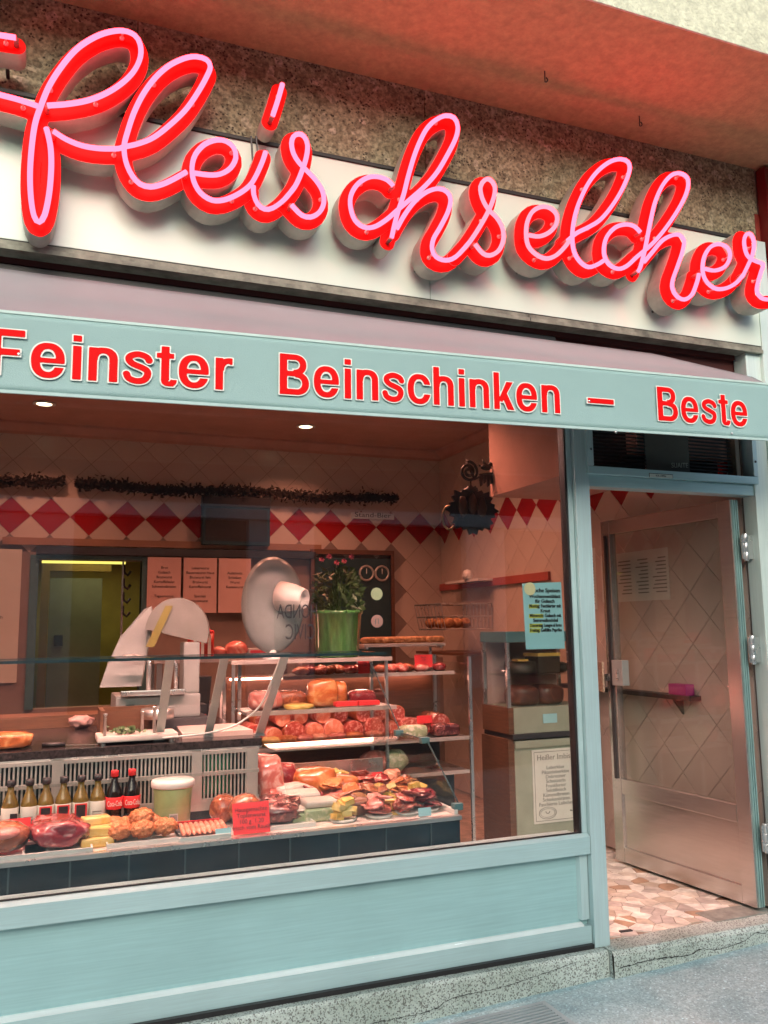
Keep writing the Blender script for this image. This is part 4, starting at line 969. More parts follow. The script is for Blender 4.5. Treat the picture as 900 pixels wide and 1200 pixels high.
# cheese cabinet
CX0, CX1, CY = 2.62, 3.20, 1.30
t = T('cheese_cabinet', 'sage cabinet with glass display top holding cheese beside the entrance', 'cabinet', (2.9, 1.45, FLOOR))
g = G(); g.box(CX0+0.04, CX1, CY, CY+0.34, FLOOR, 0.79, 0.004); part('body', g, SAGE, t)
g = G(); g.box(CX0, CX0+0.0395, CY+0.005, CY+0.34, FLOOR, 0.845); part('side_panel', g, WOOD, t)
g = G(); g.box(CX0+0.04, CX1, CY-0.012, CY+0.34, 0.7905, 0.835, 0.004); part('top_edge', g, SAGE, t)
g = G(); g.box(CX0+0.02, CX1+0.01, CY-0.02, CY+0.34, 0.8455, 0.875, 0.003); part('counter_edge', g, DARK, t)
g = G(); g.box(CX0+0.04, CX1, CY-0.005, CY+0.32, 0.8755, 1.03, 0.004); dr = part('drawer_front', g, SAGE, t)
g = G(); g.box(CX0+0.005, CX0+0.0395, CY, CY+0.33, 0.8755, 1.03); part('side_panel', g, WOOD, t)
g = G(); g.box(2.86, 2.96, CY-0.009, CY-0.0055, 0.93, 0.985, 0.002); part('label_plate', g, PAPERBLUE, dr)
for x in (CX0+0.005, CX1-0.02):
    for y in (CY+0.0, CY+0.30):
        g = G(); g.box(x, x+0.02, y, y+0.02, 1.0305, 1.42); part('post', g, STEEL, t)
g = G(); g.box(CX0, CX1+0.005, CY-0.005, CY+0.325, 1.42, 1.485, 0.004); part('top', g, TEAL, t)
g = G(); g.box(CX0+0.03, CX1-0.03, CY+0.004, CY+0.008, 1.032, 1.418); part('glass_front', g, CASEGLASS, t)
g = G(); g.box(CX0+0.008, CX0+0.012, CY+0.025, CY+0.298, 1.032, 1.418); part('glass_side', g, CASEGLASS, t)
g = G(); g.box(CX0+0.03, CX1-0.03, CY+0.03, CY+0.30, 1.215, 1.223); part('glass_shelf', g, CASEGLASS, t)
g = G(); g.box(CX0+0.03, CX1-0.03, CY+0.302, CY+0.306, 1.032, 1.418); part('back_panel', g, PAPERPINK, t)
g = G(); g.lathe((2.80, CY+0.14, 1.2235), [(0.001, 0), (0.10, 0), (0.105, 0.02), (0.10, 0.075), (0.001, 0.08)], 28); o = one('round_cheese', 'cut dark rinded cheese wheel on the upper glass shelf', 'cheese', g, RIND)
g = G(); g.prism([(2.80, CY+0.04, 1.304), (2.72, CY+0.03, 1.304), (2.73, CY+0.12, 1.304)], (0, 0, 0.012)); part('cut_face', g, CHEESE, o)
t = T('cheese_block', 'half cheese with black rind and yellow top on the glass shelf', 'cheese', (2.95, CY+0.12, 1.2235))
g = G(); g.box(2.87, 3.03, CY+0.04, CY+0.2, 1.2235, 1.33, 0.012); part('rind', g, RIND, t)
g = G(); g.prism([(2.87, CY+0.04, 1.3305), (3.03, CY+0.04, 1.3305), (3.025, CY+0.2, 1.3305), (2.86, CY+0.2, 1.3305)], (0, 0, 0.02)); part('cut_face', g, CHEESE, t)
for k, (x, lab) in enumerate(((2.80, 'dark brown loaf below the cheese wheel, wrapped'), (2.98, 'dark brown loaf below the half cheese'))):
    g = G(); g.blob((x, CY+0.14, 1.09), 0.095, 0.10, 0.065, 0.08, 2, k+2, 3, 1.031, 0.6); one('dark_loaf', lab, 'loaf', g, DARKLOAF)
g = G(); g.blob((3.10, CY+0.14, 1.255), 0.05, 0.05, 0.035, 0.2, 2, 7, 2, 1.2235); one('small_cheese', 'small dark cheese at the cabinet post', 'cheese', g, RIND)
# hot snack notice on the cabinet
t = T('snack_notice', 'white hot snack list with oval emblem on the sage cabinet', 'notice', (2.93, CY-0.01, 0.34))
sx0, sx1, sz0, sz1 = 2.775, 3.155, 0.345, 0.775
g = G(); g.box(sx0, sx1, CY-0.006, CY-0.001, sz0, sz1); part('paper', g, PAPER, t)
g = G()
for a, b, c, d in ((sx0+.012, sx1-.012, sz1-.016, sz1-.013), (sx0+.012, sx1-.012, sz0+.013, sz0+.016), (sx0+.012, sx0+.015, sz0+.0165, sz1-.0165), (sx1-.015, sx1-.012, sz0+.0165, sz1-.0165)): g.box(a, b, CY-0.0072, CY-0.0062, c, d)
part('border', g, INKGREY, t)
mxs = (sx0+sx1)/2-0.03
link('heading', text_mesh('Heißer Imbiss', 0.046, INKGREY, (mxs, CY-0.0068, sz1-0.062), align='CENTER'), t)
link('print', text_mesh('Leberkäse\nPikantleberkäse\nDebreziner\nSchnitzerln\nFrankfurter\nSelchfleisch\nKümmelbraten\nSchinkenbraten\nFaschierte Laibchen', 0.031, INKGREY, (mxs, CY-0.0068, sz1-0.118), align='CENTER', lines=0.86), t)
link('print', text_mesh('der Beste\nFleischermeister\nlegt Wert', 0.016, INK, (sx1-0.075, CY-0.0068, sz0+0.070), align='CENTER'), t)
g = G(); P = [(sx0+0.095+0.06*math.cos(a), CY-0.0068, sz0+0.058+0.034*math.sin(a)) for a in [k*2*math.pi/32 for k in range(33)]]; g.tube(P, 0.002, 4); P = [(sx0+0.095+0.05*math.cos(a), CY-0.0068, sz0+0.058+0.025*math.sin(a)) for a in [k*2*math.pi/32 for k in range(33)]]; g.tube(P, 0.0014, 4)
g.tube([(sx0+0.095+0.013*math.cos(a), CY-0.0068, sz0+0.068+0.012*math.sin(a)) for a in [math.pi+k*math.pi/10 for k in range(11)]], 0.003, 4); part('emblem', g, INKGREY, t)
# poster on the window glass, inside
t = T('window_poster', 'pale blue weekly dish poster taped inside the window glass', 'poster', (2.08, 0.03, 1.42))
tl, tr_, br, bl = (A(612, 684, .03), A(657.5, 682, .03), A(662, 760, .03), A(616.5, 761, .03))
g = G(); g.prism([tuple(tl), tuple(tr_), tuple(br), tuple(bl)], (0, 0.0012, 0)); part('paper', g, PAPERBLUE, t)
pcx = (tl.x+tr_.x)/2+0.012; zt = tl.z
rows = [('Woche Speisen', 0, .026), ('Wochenmenüblatt', 0, .022), ('für Gulasch', 0, .022), ('Montag: Faschierter mit', 7, .022), ('Kraut', 0, .022), ('Mittwoch: Gulasch mit', 9, .022), ('Semmelknödel', 0, .022), ('Donnerstag: Lasagne al forno', 11, .021), ('Freitag: Gefüllte Paprika', 8, .021)]
for k, (s_, hl, sz) in enumerate(rows):
    z = zt-0.042-k*0.0215+(0.004 if k == 0 else 0)
    me = text_mesh(s_, sz, INK, (pcx, 0.0285, z), align='CENTER', offset=0.0006)
    o = link('print', me, t); xs_ = [v.co.x for v in me.vertices]; w0 = max(xs_)-min(xs_)
    if w0 > 0.165:
        for v in me.vertices: v.co.x = pcx+(v.co.x-pcx)*0.165/w0
        w0 = 0.165
    if hl:
        g = G(); x0 = pcx-w0/2; g.box(x0-0.003, x0+w0*hl/len(s_), 0.0292, 0.0296, z-0.004, z+0.014); part('highlight', g, YELLOW, t)
for nm, lab, u, v, r, mt in (('window_sticker', 'round cream sticker on the blue poster corner', 621, 690, 0.029, CREAMDOT), ('window_sticker', 'round cream sticker on the glass above the pink one', 441.5, 696, 0.026, CREAMDOT), ('window_sticker', 'round pink sticker on the glass below the cream one', 442, 728, 0.026, PINKDOT)):
    q = A(u, v, 0.0275); g = G(); g.lathe((q.x, 0.0285, q.z), [(0.0005, 0), (r, 0), (r, 0.0012), (r*0.6, 0.002), (0.0005, 0.002)], 28, 'Y'); o = one(nm, lab, 'sticker', g, mt, False)
    if mt is PINKDOT:
        g = G(); g.tube([(q.x-0.008, 0.026, q.z-0.012), (q.x-0.008, 0.026, q.z+0.01), (q.x+0.006, 0.026, q.z+0.010), (q.x+0.006, 0.026, q.z-0.012)], 0.002, 5); part('mark', g, INKGREY, o)
# wire bread baskets on the right wall
t = T('bread_basket', 'wire basket of rolls hung on the right wall near the corner', 'basket', (3.0, 3.0, 1.5))
bx0, bx1, by0, by1, bz0, bz1 = 2.86, 3.33, 2.75, 3.25, 1.50, 1.70
g = G()
for k in range(9):
    y = by0+(by1-by0)*k/8; g.tube([(bx0+0.02, y, bz1), (bx0+0.06, y, bz0), (bx1, y, bz0), (bx1, y, bz1)], 0.004, 5)
for z, o_ in ((bz0, 0.06), (bz1, 0.02), ((bz0+bz1)/2, 0.04)): g.tube([(bx1, by0, z), (bx0+o_, by0, z), (bx0+o_, by1, z), (bx1, by1, z)], 0.006, 5)
part('wires', g, STEEL, t)
r = random.Random(4)
for k in range(7):
    g = G(); c = (2.99+0.1*(k % 3), 2.84+0.07*k*0.8, bz0+0.05+0.0*(k % 2)); g.blob(c, 0.05, 0.055, 0.042, 0.1, 2, k, 2, bz0+0.008); one('bread_roll', 'bread roll lying in the wire basket on the wall', 'bread roll', g, BREAD, True, 'rolls in the wire basket')
g = G(); g.box(2.95, RX-0.008, 2.7, 3.4, 1.30, 1.32); one('wood_shelf', 'wooden shelf under the wire bread basket', 'shelf', g, WOOD, False)
g = G(); g.box(RX-0.03, RX-0.007, 1.9, YB-0.01, 1.84, 1.90); one('shelf_strip', 'red brown strip along the right wall above the basket', 'strip', g, plain('red_strip', (0.36, 0.08, 0.06), 0.6), False)
g = G(); g.lathe((3.2, 2.9, 1.9005), [(0.001, 0), (0.035, 0), (0.045, 0.03), (0.03, 0.07), (0.001, 0.08)], 16); one('white_globe', 'small white globe standing on the red brown wall strip', 'globe', g, WPLASTIC)
g = G(); g.box(RX-0.16, RX-0.0305, 2.7, 3.3, 1.88, 1.8995); one('narrow_shelf', 'thin shelf carrying the white globe on the right wall', 'shelf', g, WPLASTIC, False)

# ================================================================== COUNTERS
DZ = 0.713
def XA(u, Y): return at(u, 950, Y).x
t = T('window_counter', 'refrigerated window counter with dark blue base and slotted vent panel', 'counter', (0.3, 0.4, FLOOR))
g = G(); g.box(-2.4, 1.70, 0.125, 0.145, FLOOR, 0.699); bs = part('base_front', g, BLUEBASE, t)
for k in range(13):
    x = -0.9+0.205*k; g = G(); g.box(x, x+0.006, 0.1215, 0.1248, FLOOR+0.01, 0.695); part('base_seam', g, DARKTEAL, bs)
g = G(); g.box(-2.4, 1.705, 0.112, 0.15, 0.6995, 0.7175, 0.003); part('deck_lip', g, STEEL, t)
g = G(); g.box(-2.4, 0.93, 0.1505, 0.52, 0.695, 0.7125); g.box(0.9305, 1.70, 0.1505, 1.02, 0.695, 0.7125); part('deck', g, plain('white_deck', (0.70, 0.60, 0.55), 0.3), t)
g = G(); g.box(1.688, 1.705, 0.1505, 1.02, 0.713, 0.735, 0.003); part('side_rim', g, WPLASTIC, t)
g = G(); g.box(1.685, 1.70, 0.146, 1.02, FLOOR, 0.694); part('end_panel', g, DARKTEAL, t)
g = G(); g.box(0.93, 1.70, 1.021, 1.035, FLOOR, 0.84); part('rear_panel', g, STEEL, t)
g = G(); x = -2.38
while x < 0.905:
    g.box(x, x+0.0075, 0.522, 0.530, 0.80, 0.985); x += 0.0165
for z0, z1 in ((0.752, 0.80), (0.895, 0.912), (0.985, 1.0)): g.box(-2.4, 0.915, 0.518, 0.534, z0, z1)
for x in (-1.5, -0.72, 0.06, 0.62, 0.86): g.box(x, x+0.045, 0.516, 0.536, 0.752, 1.0)
o = part('vent_grille', g, GRILLE, t); o['kind'] = 'stuff'
g = G(); g.box(-2.4, 0.915, 0.58, 0.60, 0.70, 0.99); part('duct_back', g, DARKTEAL, t)
g = G(); g.box(-2.4, 0.915, 0.536, 0.58, 0.713, 0.751); part('duct_foot', g, DARK, t)
# front glass rail line
g = G(); g.box(-2.4, 0.915, 0.470, 0.474, 0.905, 0.915); part('glass_rail', g, CASEGLASS, t)

t = T('worktop', 'dark granite worktop with metal front edge behind the vent panel', 'worktop', (0.0, 1.0, FLOOR))
g = G(); g.box(-2.4, 0.93, 0.555, 1.62, 1.005, 1.04); part('slab', g, GRANITE, t)
g = G(); g.box(-2.4, 0.932, 0.538, 0.5545, 1.006, 1.040, 0.002); part('front_edge', g, GRANITE, t)
g = G(); g.box(-2.4, 0.933, 0.536, 0.5545, 0.998, 1.0055, 0.001); part('edge_strip', g, STEEL, t)
g = G(); g.box(-2.4, 0.90, 0.62, 1.60, FLOOR, 1.004); part('carcass', g, DARKTEAL, t)
g = G(); g.box(-2.4, 0.60, 1.40, 1.61, 1.041, 1.10); part('upstand', g, WOOD, t)

t = T('sneeze_guard', 'tilted metal bars carrying a clear glass shelf over the worktop', 'glass shelf', (0.8, 0.5, 1.04))
g = G(); g.box(-0.35, 1.36, 0.10, 0.40, 1.408, 1.416); part('glass_shelf', g, CASEGLASS, t)
g = G(); g.box(-0.35, 1.36, 0.096, 0.0995, 1.407, 1.417); g.box(-0.35, 1.36, 0.4005, 0.404, 1.407, 1.417); part('glass_edge', g, DARKTEAL, t)
for x, yb_, yt in ((0.935, 0.60, 0.16), (0.715, 0.66, 0.30), (0.50, 0.66, 0.36), (-0.2, 0.66, 0.36)):
    g = G(); g.prism([(x-0.018, yb_, 1.047), (x+0.018, yb_, 1.047), (x+0.018, yt, 1.407), (x-0.018, yt, 1.407)], (0, 0.012, 0)); bp = part('support_bar', g, plain('pale_bar', (0.52, 0.56, 0.52), 0.4, 0.3) if 'pale_bar' not in bpy.data.materials else bpy.data.materials['pale_bar'], t)
    g = G(); g.box(x-0.022, x+0.022, yb_-0.01, yb_+0.03, 1.0405, 1.052); part('foot', g, STEEL, bp)

t = T('display_glass', 'stepped clear glass guard around the right end of the meat counter', 'glass guard', (1.3, 0.5, DZ))
prof = [(0.165, 0.742), (0.50, 0.985), (0.82, 0.985), (1.24, 1.325)]
for (ya, za), (yb_, zb_) in zip(prof, prof[1:]):
    if zb_ > za+0.3 or True:
        d = Vector((0, yb_-ya, zb_-za)).normalized(); n_ = Vector((0, -d.z, d.y))*0.005
        a0, b0 = Vector((0.98, ya, za))+d*0.004, Vector((0.98, yb_, zb_))-d*0.004
        g = G(); g.prism([tuple(a0), tuple(b0), tuple(b0+n_), tuple(a0+n_)], (0.735, 0, 0)); part('glass_panel', g, CASEGLASS, t)
g = G(); g.prism([(1.718, 0.165, 0.736)]+[(1.718, y, z) for y, z in prof]+[(1.718, 1.24, 0.90), (1.718, 1.0, 0.736)], (0.006, 0, 0)); part('end_glass', g, CASEGLASS, t)
g = G(); g.tube([(1.722, y, z+0.003) for y, z in prof], 0.0035, 6); part('edge_trim', g, DARKTEAL, t)
for y, z in prof[:3]:
    g = G(); g.box(1.69, 1.732, y-0.012, y+0.022, z-0.012, z+0.016, 0.003); part('clip', g, TEAL, t)

t = T('meat_shelves', 'tiered steel meat shelves with pale lips behind the glass guard', 'shelf unit', (1.8, 1.6, FLOOR))
LIP = plain('shelf_lip', (0.50, 0.43, 0.39), 0.3, 0.3, 0.15, 12)
for x0, x1, y0, y1, z in ((1.02, 2.40, 1.38, 1.86, 0.870), (1.02, 2.40, 1.38, 1.86, 0.675), (0.98, 1.80, 1.06, 1.36, 1.10), (1.30, 2.40, 1.56, 1.88, 1.245), (0.94, 1.86, 1.26, 1.54, 1.352)):
    g = G(); g.box(x0, x1, y0+0.012, y1, z-0.014, z); sh = part('shelf', g, STEEL, t)
    g = G(); g.box(x0, x1, y0, y0+0.0115, z-0.018, z+0.004, 0.002); part('lip', g, LIP, sh)
for x in (1.0, 2.402):
    for y in (1.37, 1.87):
        g = G(); g.box(x, x+0.018, y, y+0.018, FLOOR, 1.34); part('post', g, STEEL, t)
for x in (0.955, 1.83):
    for y in (1.28, 1.52):
        g = G(); g.box(x-0.008, x+0.008, y-0.008, y+0.008, FLOOR, 1.337); part('post', g, STEEL, t)
g = G(); g.box(1.02, 2.40, 1.89, 1.905, FLOOR, 1.24); part('back_panel', g, WOOD, t)
g = G(); g.box(1.72, 2.40, 1.60, 1.61, FLOOR, 0.66); g.box(1.95, 2.40, 1.80, 1.81, 0.676, 0.855); part('niche_panel', g, BLACK, t)
g = G(); g.box(2.421, 2.426, 1.38, 1.88, 0.66, 1.30); part('side_glass', g, CASEGLASS, t)
# case lamps under the shelves
for k, (x0, x1, y, z) in enumerate(((1.05, 2.36, 1.84, 1.2245), (1.0, 1.76, 1.32, 1.0795))):
    g = G(); g.tube([(x0, y, z), (x1, y, z)], 0.006, 8); one('case_tube', ('pink glowing tube lamp under the upper meat shelf', 'pink glowing tube lamp under the middle meat shelf')[k], 'lamp', g, CASELAMP)

t = T('added_deck_lamp', 'unseen pink tube lamp added inside the window head to brighten the counter', 'lamp', (0.4, 0.22, 2.62))  # unseen lamp added behind the awning to brighten the meats on the deck
g = G(); g.tube([(-2.2, 0.22, 2.60), (2.1, 0.22, 2.60)], 0.013, 8); part('tube', g, DECKFILL, t, True)
g = G(); g.box(-2.3, 2.2, 0.13, 0.31, 2.635, 2.66); g.box(-2.3, 2.2, 0.13, 0.135, 2.53, 2.6345); g.box(-2.3, 2.2, 0.305, 0.31, 2.53, 2.6345); part('reflector', g, WHITE, t)
for k in range(46):
    x = -2.3+0.1*k; g = G(); g.box(x-0.001, x+0.001, 0.1355, 0.3045, 2.525, 2.586); part('glare_fin', g, DARK, t)  # fins added to keep the tube's bright line out of the door glass
for x in (-2.15, -0.05, 2.05):
    g = G(); g.box(x-0.012, x+0.012, 0.205, 0.235, 2.60, 2.6345); part('bracket', g, WHITE, t)
# ---------------- food helpers
def tray(label, x, y, w, d, z=DZ, group=None):
    g = G(); g.box(x-w/2, x+w/2, y-d/2, y+d/2, z, z+0.006, 0.002)
    for a, b, c, e in ((x-w/2, x+w/2, y-d/2, y-d/2+.006), (x-w/2, x+w/2, y+d/2-.006, y+d/2), (x-w/2, x-w/2+.006, y-d/2+.006, y+d/2-.006), (x+w/2-.006, x+w/2, y-d/2+.006, y+d/2-.006)): g.box(a, b, c, e, z+0.006, z+0.018)
    return one('serving_tray', label, 'tray', g, WPLASTIC, False, group)
def card(label, x, y, z, w, h, tilt=0.25, txt=None, mt=None):
    t = T('price_card', label, 'price card', (x, y, z))
    g = G(); R = Matrix.Translation((x, y, z)) @ Matrix.Rotation(-tilt, 4, 'X')
    g.box(-w/2, w/2, 0, 0.0015, 0, h); part('card', g.xf(R), mt or CARDRED, t)
    g = G(); g.box(-w/4, w/4, 0.002, 0.03, 0, 0.004); part('foot', g, WPLASTIC, t).matrix_parent_inverse = Matrix.Identity(4)
    if txt:
        me = text_mesh(txt, h*0.19, INK, (0, -0.0012, h*0.72), align='CENTER', extrude=0.0002); me.transform(R); link('handwriting', me, t)
    return t
def sausage(name, label, p0, p1, r, mt, bend=0.0, group=None, cat='sausage'):
    p0, p1 = Vector(p0), Vector(p1); g = G(); P = []
    for k in range(13):
        s_ = k/12; P.append(p0.lerp(p1, s_)+Vector((0, 0, 1))*bend*math.sin(math.pi*s_))
    g.tube(P, r, 12, True, lambda s_: max(0.15, min(1, (1-abs(2*s_-1)**6))**0.5))
    return one(name, label, cat, g, mt, True, group)
def bottle(label, x, y, z, kind, group):
    t = T('bottle', label, 'bottle', (x, y, z), group)
    if kind == 'cola':
        pr = [(0.001, 0), (0.026, 0), (0.032, 0.012), (0.033, 0.05), (0.029, 0.08), (0.033, 0.115), (0.033, 0.14), (0.026, 0.175), (0.013, 0.205), (0.012, 0.222), (0.001, 0.222)]
        g = G(); g.lathe((x, y, z), pr, 20); part('body', g, plain('cola', (0.012, 0.008, 0.006), 0.06) if 'cola' not in bpy.data.materials else bpy.data.materials['cola'], t, True)
        g = G(); g.lathe((x, y, z), [(0.0338, 0.098), (0.0345, 0.1), (0.0345, 0.142), (0.0338, 0.144)], 20); lb = part('label', g, CARDRED, t, True)
        link('lettering', text_mesh('Coca-Cola', 0.03, PRINTWHITE, (x-0.028, y-0.0355, z+0.112), width=0.056, extrude=0.0006), lb)
        g = G(); g.lathe((x, y, z), [(0.001, 0.2225), (0.0155, 0.2225), (0.0155, 0.243), (0.014, 0.246), (0.001, 0.246)], 16); part('cap', g, CARDRED, t, True)
    else:
        pr = [(0.001, 0), (0.028, 0), (0.031, 0.008), (0.031, 0.14), (0.026, 0.16), (0.013, 0.19), (0.012, 0.212), (0.001, 0.212)]
        g = G(); g.lathe((x, y, z), pr, 20); part('body', g, plain('dressing', (0.15, 0.105, 0.025), 0.08, 0, 0.3, 20) if 'dressing' not in bpy.data.materials else bpy.data.materials['dressing'], t, True)
        g = G(); g.lathe((x, y, z), [(0.0312, 0.045), (0.0318, 0.047), (0.0318, 0.133), (0.0312, 0.135)], 20); lb = part('label', g, PAPER, t, True)
        if kind == 'front':
            g = G(); g.box(x-0.023, x+0.023, y-0.0335, y-0.0322, z+0.062, z+0.132); part('label_red', g, CARDRED, lb)
            g = G(); g.box(x-0.017, x+0.017, y-0.0345, y-0.0337, z+0.078, z+0.127); pb = part('label_black', g, INK, lb)
        elif kind == 'side':
            g = G(); g.box(x+0.002, x+0.028, y-0.0325, y-0.031, z+0.06, z+0.115); part('label_black', g, INK, lb)
        else:
            g = G()
            for k in range(6): g.box(x-0.02, x+0.015, y-0.0325, y-0.0319, z+0.04+0.011*k, z+0.044+0.011*k)
            part('label_text', g, INKGREY, lb)
        g = G(); g.lathe((x, y, z), [(0.001, 0.2125), (0.0155, 0.2125), (0.0155, 0.235), (0.001, 0.237)], 16); part('cap', g, DARK, t, True)
    return t
# ---------------- bottles and bucket
for k, (u, kind) in enumerate(((11.5, 'side'), (33.8, 'back'), (53.3, 'front'), (73.8, 'front'), (94.2, 'front'), (113.8, 'back'))):
    lab = {'front': 'dressing bottle with black cap and red and black label facing out', 'side': 'dressing bottle with black cap, its label turned aside', 'back': 'dressing bottle with black cap and plain white back label facing out'}[kind]
    bottle(lab, XA(u, .43), .43, DZ, kind, 'dressing bottles before the vent panel')
for u in (133.3, 153.8): bottle('dark cola bottle with red cap and red label by the vent panel', XA(u, .43), .43, DZ, 'cola', 'cola bottles before the vent panel')
x = XA(202, .40); t = T('salad_bucket', 'pale green plastic bucket with white lid behind the sausages', 'bucket', (x, .40, DZ))
g = G(); g.lathe((x, .40, DZ), [(0.001, 0), (0.065, 0), (0.069, 0.006), (0.078, 0.165), (0.08, 0.17), (0.001, 0.17)], 32); bd = part('body', g, plain('lime_plastic', (0.36, 0.55, 0.26), 0.3, 0, 0.2, 6), t, True)
g = G(); g.lathe((x, .40, DZ), [(0.001, 0.171), (0.085, 0.171), (0.088, 0.175), (0.088, 0.192), (0.083, 0.199), (0.001, 0.199)], 32); part('lid', g, WPLASTIC, t, True)
g = G(); g.box(x-0.022, x+0.012, .40-0.0735, .40-0.070, DZ+0.025, DZ+0.075); lb = part('barcode_label', g, PAPER, bd)
g = G()
for k in range(8): g.box(x-0.018+k*0.0035, x-0.0165+k*0.0035, .40-0.0746, .40-0.0737, DZ+0.032, DZ+0.07)
part('bars', g, INK, lb)
# ---------------- meats on the deck
Y = .24; x = XA(10, Y)
g = G(); g.blob((x-0.02, Y, DZ+0.065), 0.10, 0.085, 0.06, 0.12, 1.8, 3, 3, DZ+0.019); o = one('smoked_ham', 'glossy red brown smoked ham with a pale cut face', 'ham', g, SMOKED)
g = G(); g.blob((x-0.005, Y-0.05, DZ+0.088), 0.05, 0.045, 0.022, 0.1, 2, 6, 2); part('cut_face', g, MEATPINK, o, True)
tray('white tray under the smoked ham', x+0.01, Y+0.01, 0.26, 0.21)
Y = .27; x = XA(69, Y)
g = G(); g.blob((x, Y, DZ+0.062), 0.105, 0.10, 0.054, 0.22, 1.6, 8, 4, DZ+0.019, 0.75); one('raw_roast', 'large wrapped raw beef roast with white fat', 'meat', g, MEATRED)
tray('white tray under the wrapped beef roast', x, Y, 0.24, 0.24)
Y = .27; x = XA(113, Y)
for k, (dx, dy, w, d, z0, h, a, lab) in enumerate(((0.0, 0, .12, .12, 0, .035, .1, 'yellow cheese slab at the bottom of the small pile'), (0.01, .01, .10, .10, .0355, .035, -.15, 'yellow cheese slab in the middle of the small pile'), (0.0, .03, .10, .06, .071, .028, .2, 'yellow cheese wedge on top of the small pile'))):
    g = G(); g.box(x+dx-w/2, x+dx+w/2, Y+dy-d/2, Y+dy+d/2, DZ+z0, DZ+z0+h, 0.006, Matrix.Rotation(a, 3, 'Z')); one('cheese_piece', lab, 'cheese', g, CHEESE)
Y = .28; x = XA(166, Y); tray('white tray of fried meatballs', x, Y, 0.27, 0.21)
for k, (dx, dy) in enumerate(((-.085, -.04), (0.0, -.05), (.085, -.045), (-.045, .04), (.04, .045), (-0.10, .05), (0.0, 0.0))):
    g = G(); g.blob((x+dx, Y+dy, DZ+0.05+(0.035 if k == 6 else 0)), 0.047, 0.047, 0.032, 0.24, 4, k+20, 4, DZ+0.0065); one('meatball', 'golden crumbed fried meatball on the white tray', 'meatball', g, CRUMB, True, 'fried meatballs on the tray')
Y = .24; x = XA(237, Y); tray('white tray of pink frying sausages', x, Y, 0.20, 0.17)
for k in range(9):
    xx = x-0.08+0.02*k; sausage('small_sausage', 'slim pink sausage in the row on the white tray', (xx, Y-0.075, DZ+0.024), (xx, Y+0.05, DZ+0.040), 0.0105, SAUSAGE, 0.006, 'slim sausages on the tray')
card('red price card lying behind the slim sausages', x-0.02, Y+0.10, DZ+0.012, 0.20, 0.06, -0.9)
card('small blue white tag before the slim sausages', XA(262, .165), .158, DZ+0.006, 0.062, 0.032, 0.2, None, PAPERBLUE)
for k, (u, y, r, lab) in enumerate(((262, .44, .062, 'round smoked ham knuckle behind the red card'), (287, .36, .068, 'round smoked ham knuckle partly hidden by the red card'))):
    g = G(); g.blob((XA(u, y), y, DZ+r*0.93), r, r, r, 0.12, 2, k+31, 3, DZ); one('ham_knuckle', lab, 'ham', g, SMOKED)
card('large red price card with handwriting leaning on the lip', XA(295, .175), .165, DZ+0.006, 0.148, 0.118, 0.28, 'Hausgemachte\nTopfenwurst\n100 g  1.20\nfrisch vom Rauch')
card('red price card behind the smoked ham', XA(10, .37), .37, DZ, 0.16, 0.10, 0.2, '1 kg 9.90')
for k, (u, y, lab) in enumerate(((318, .46, 'wrapped dark blood sausage ring behind the red card'), (328, .32, 'wrapped dark sausage slices beside the red card'), (340, .42, 'wrapped dark sausage next to the aspic'))):
    g = G(); g.blob((XA(u, y), y, DZ+0.045), 0.085, 0.07, 0.045, 0.25, 2.2, k+40, 3, DZ+0.001, 0.8); one('dark_sausage', lab, 'sausage', g, DARKMEAT)
tray('white tray under the wrapped dark sausage', XA(330, .30), .27, 0.24, 0.14)
for k, (u, y, w, d, z0, h, lab) in enumerate(((352, .50, .17, .15, 0, .09, 'tall pale green aspic loaf behind the others'), (373, .33, .15, .12, 0, .085, 'pale green aspic loaf at the lip of the deck'), (350, .33, .10, .10, 0, .06, 'small pale aspic slice pack'), (338, .62, .16, .12, 0, .10, 'pink topped aspic block near the grille end'))):
    x = XA(u, y); g = G(); g.box(x-w/2, x+w/2, y-d/2, y+d/2, DZ, DZ+h*0.66, 0.014, Matrix.Rotation(0.15*(k-1), 3, 'Z')); o = one('aspic_loaf', lab, 'aspic', g, ASPIC)
    g = G(); g.box(x-w/2+0.004, x+w/2-0.004, y-d/2+0.004, y+d/2-0.004, DZ+h*0.661, DZ+h, 0.012, Matrix.Rotation(0.15*(k-1), 3, 'Z')); part('top_layer', g, MARBLE, o, True)
for k, (u, y, w, d, h, lab, mt) in enumerate(((368, .80, .19, .14, .085, 'orange smoked bacon slab standing on the deck', BACON), (402, .78, .13, .12, .06, 'smaller orange bacon slab beside the big one', BACON), (330, .86, .13, .12, .10, 'marbled raw beef piece at the rear of the deck', MEATRED), (310, .70, .13, .20, .14, 'large pink ham half next to the vent panel', MEATPINK), (312, .45, .10, .12, .05, 'pink ham slice pile by the vent panel', MEATPINK))):
    x = XA(u, y); g = G(); g.blob((x, y, DZ+h*0.8), w*0.58, d*0.6, h*0.85, 0.14, 1.8, k+50, 3, DZ, 0.6); one('meat_slab', lab, 'meat', g, mt)
for k in range(8):
    x, y = XA(390+k*6.5, .62), .62+0.01*(k % 3); g = G(); g.blob((x, y, DZ+0.03+0.004*k), 0.055, 0.06, 0.014, 0.2, 2, k+60, 2); one('ham_slice', 'folded pink ham slice fanned across the deck', 'ham slice', g, MEATPINK, True, 'ham slices fanned on the deck')
tray('white tray under the fanned ham slices', XA(413, .62), .62, 0.32, 0.15)
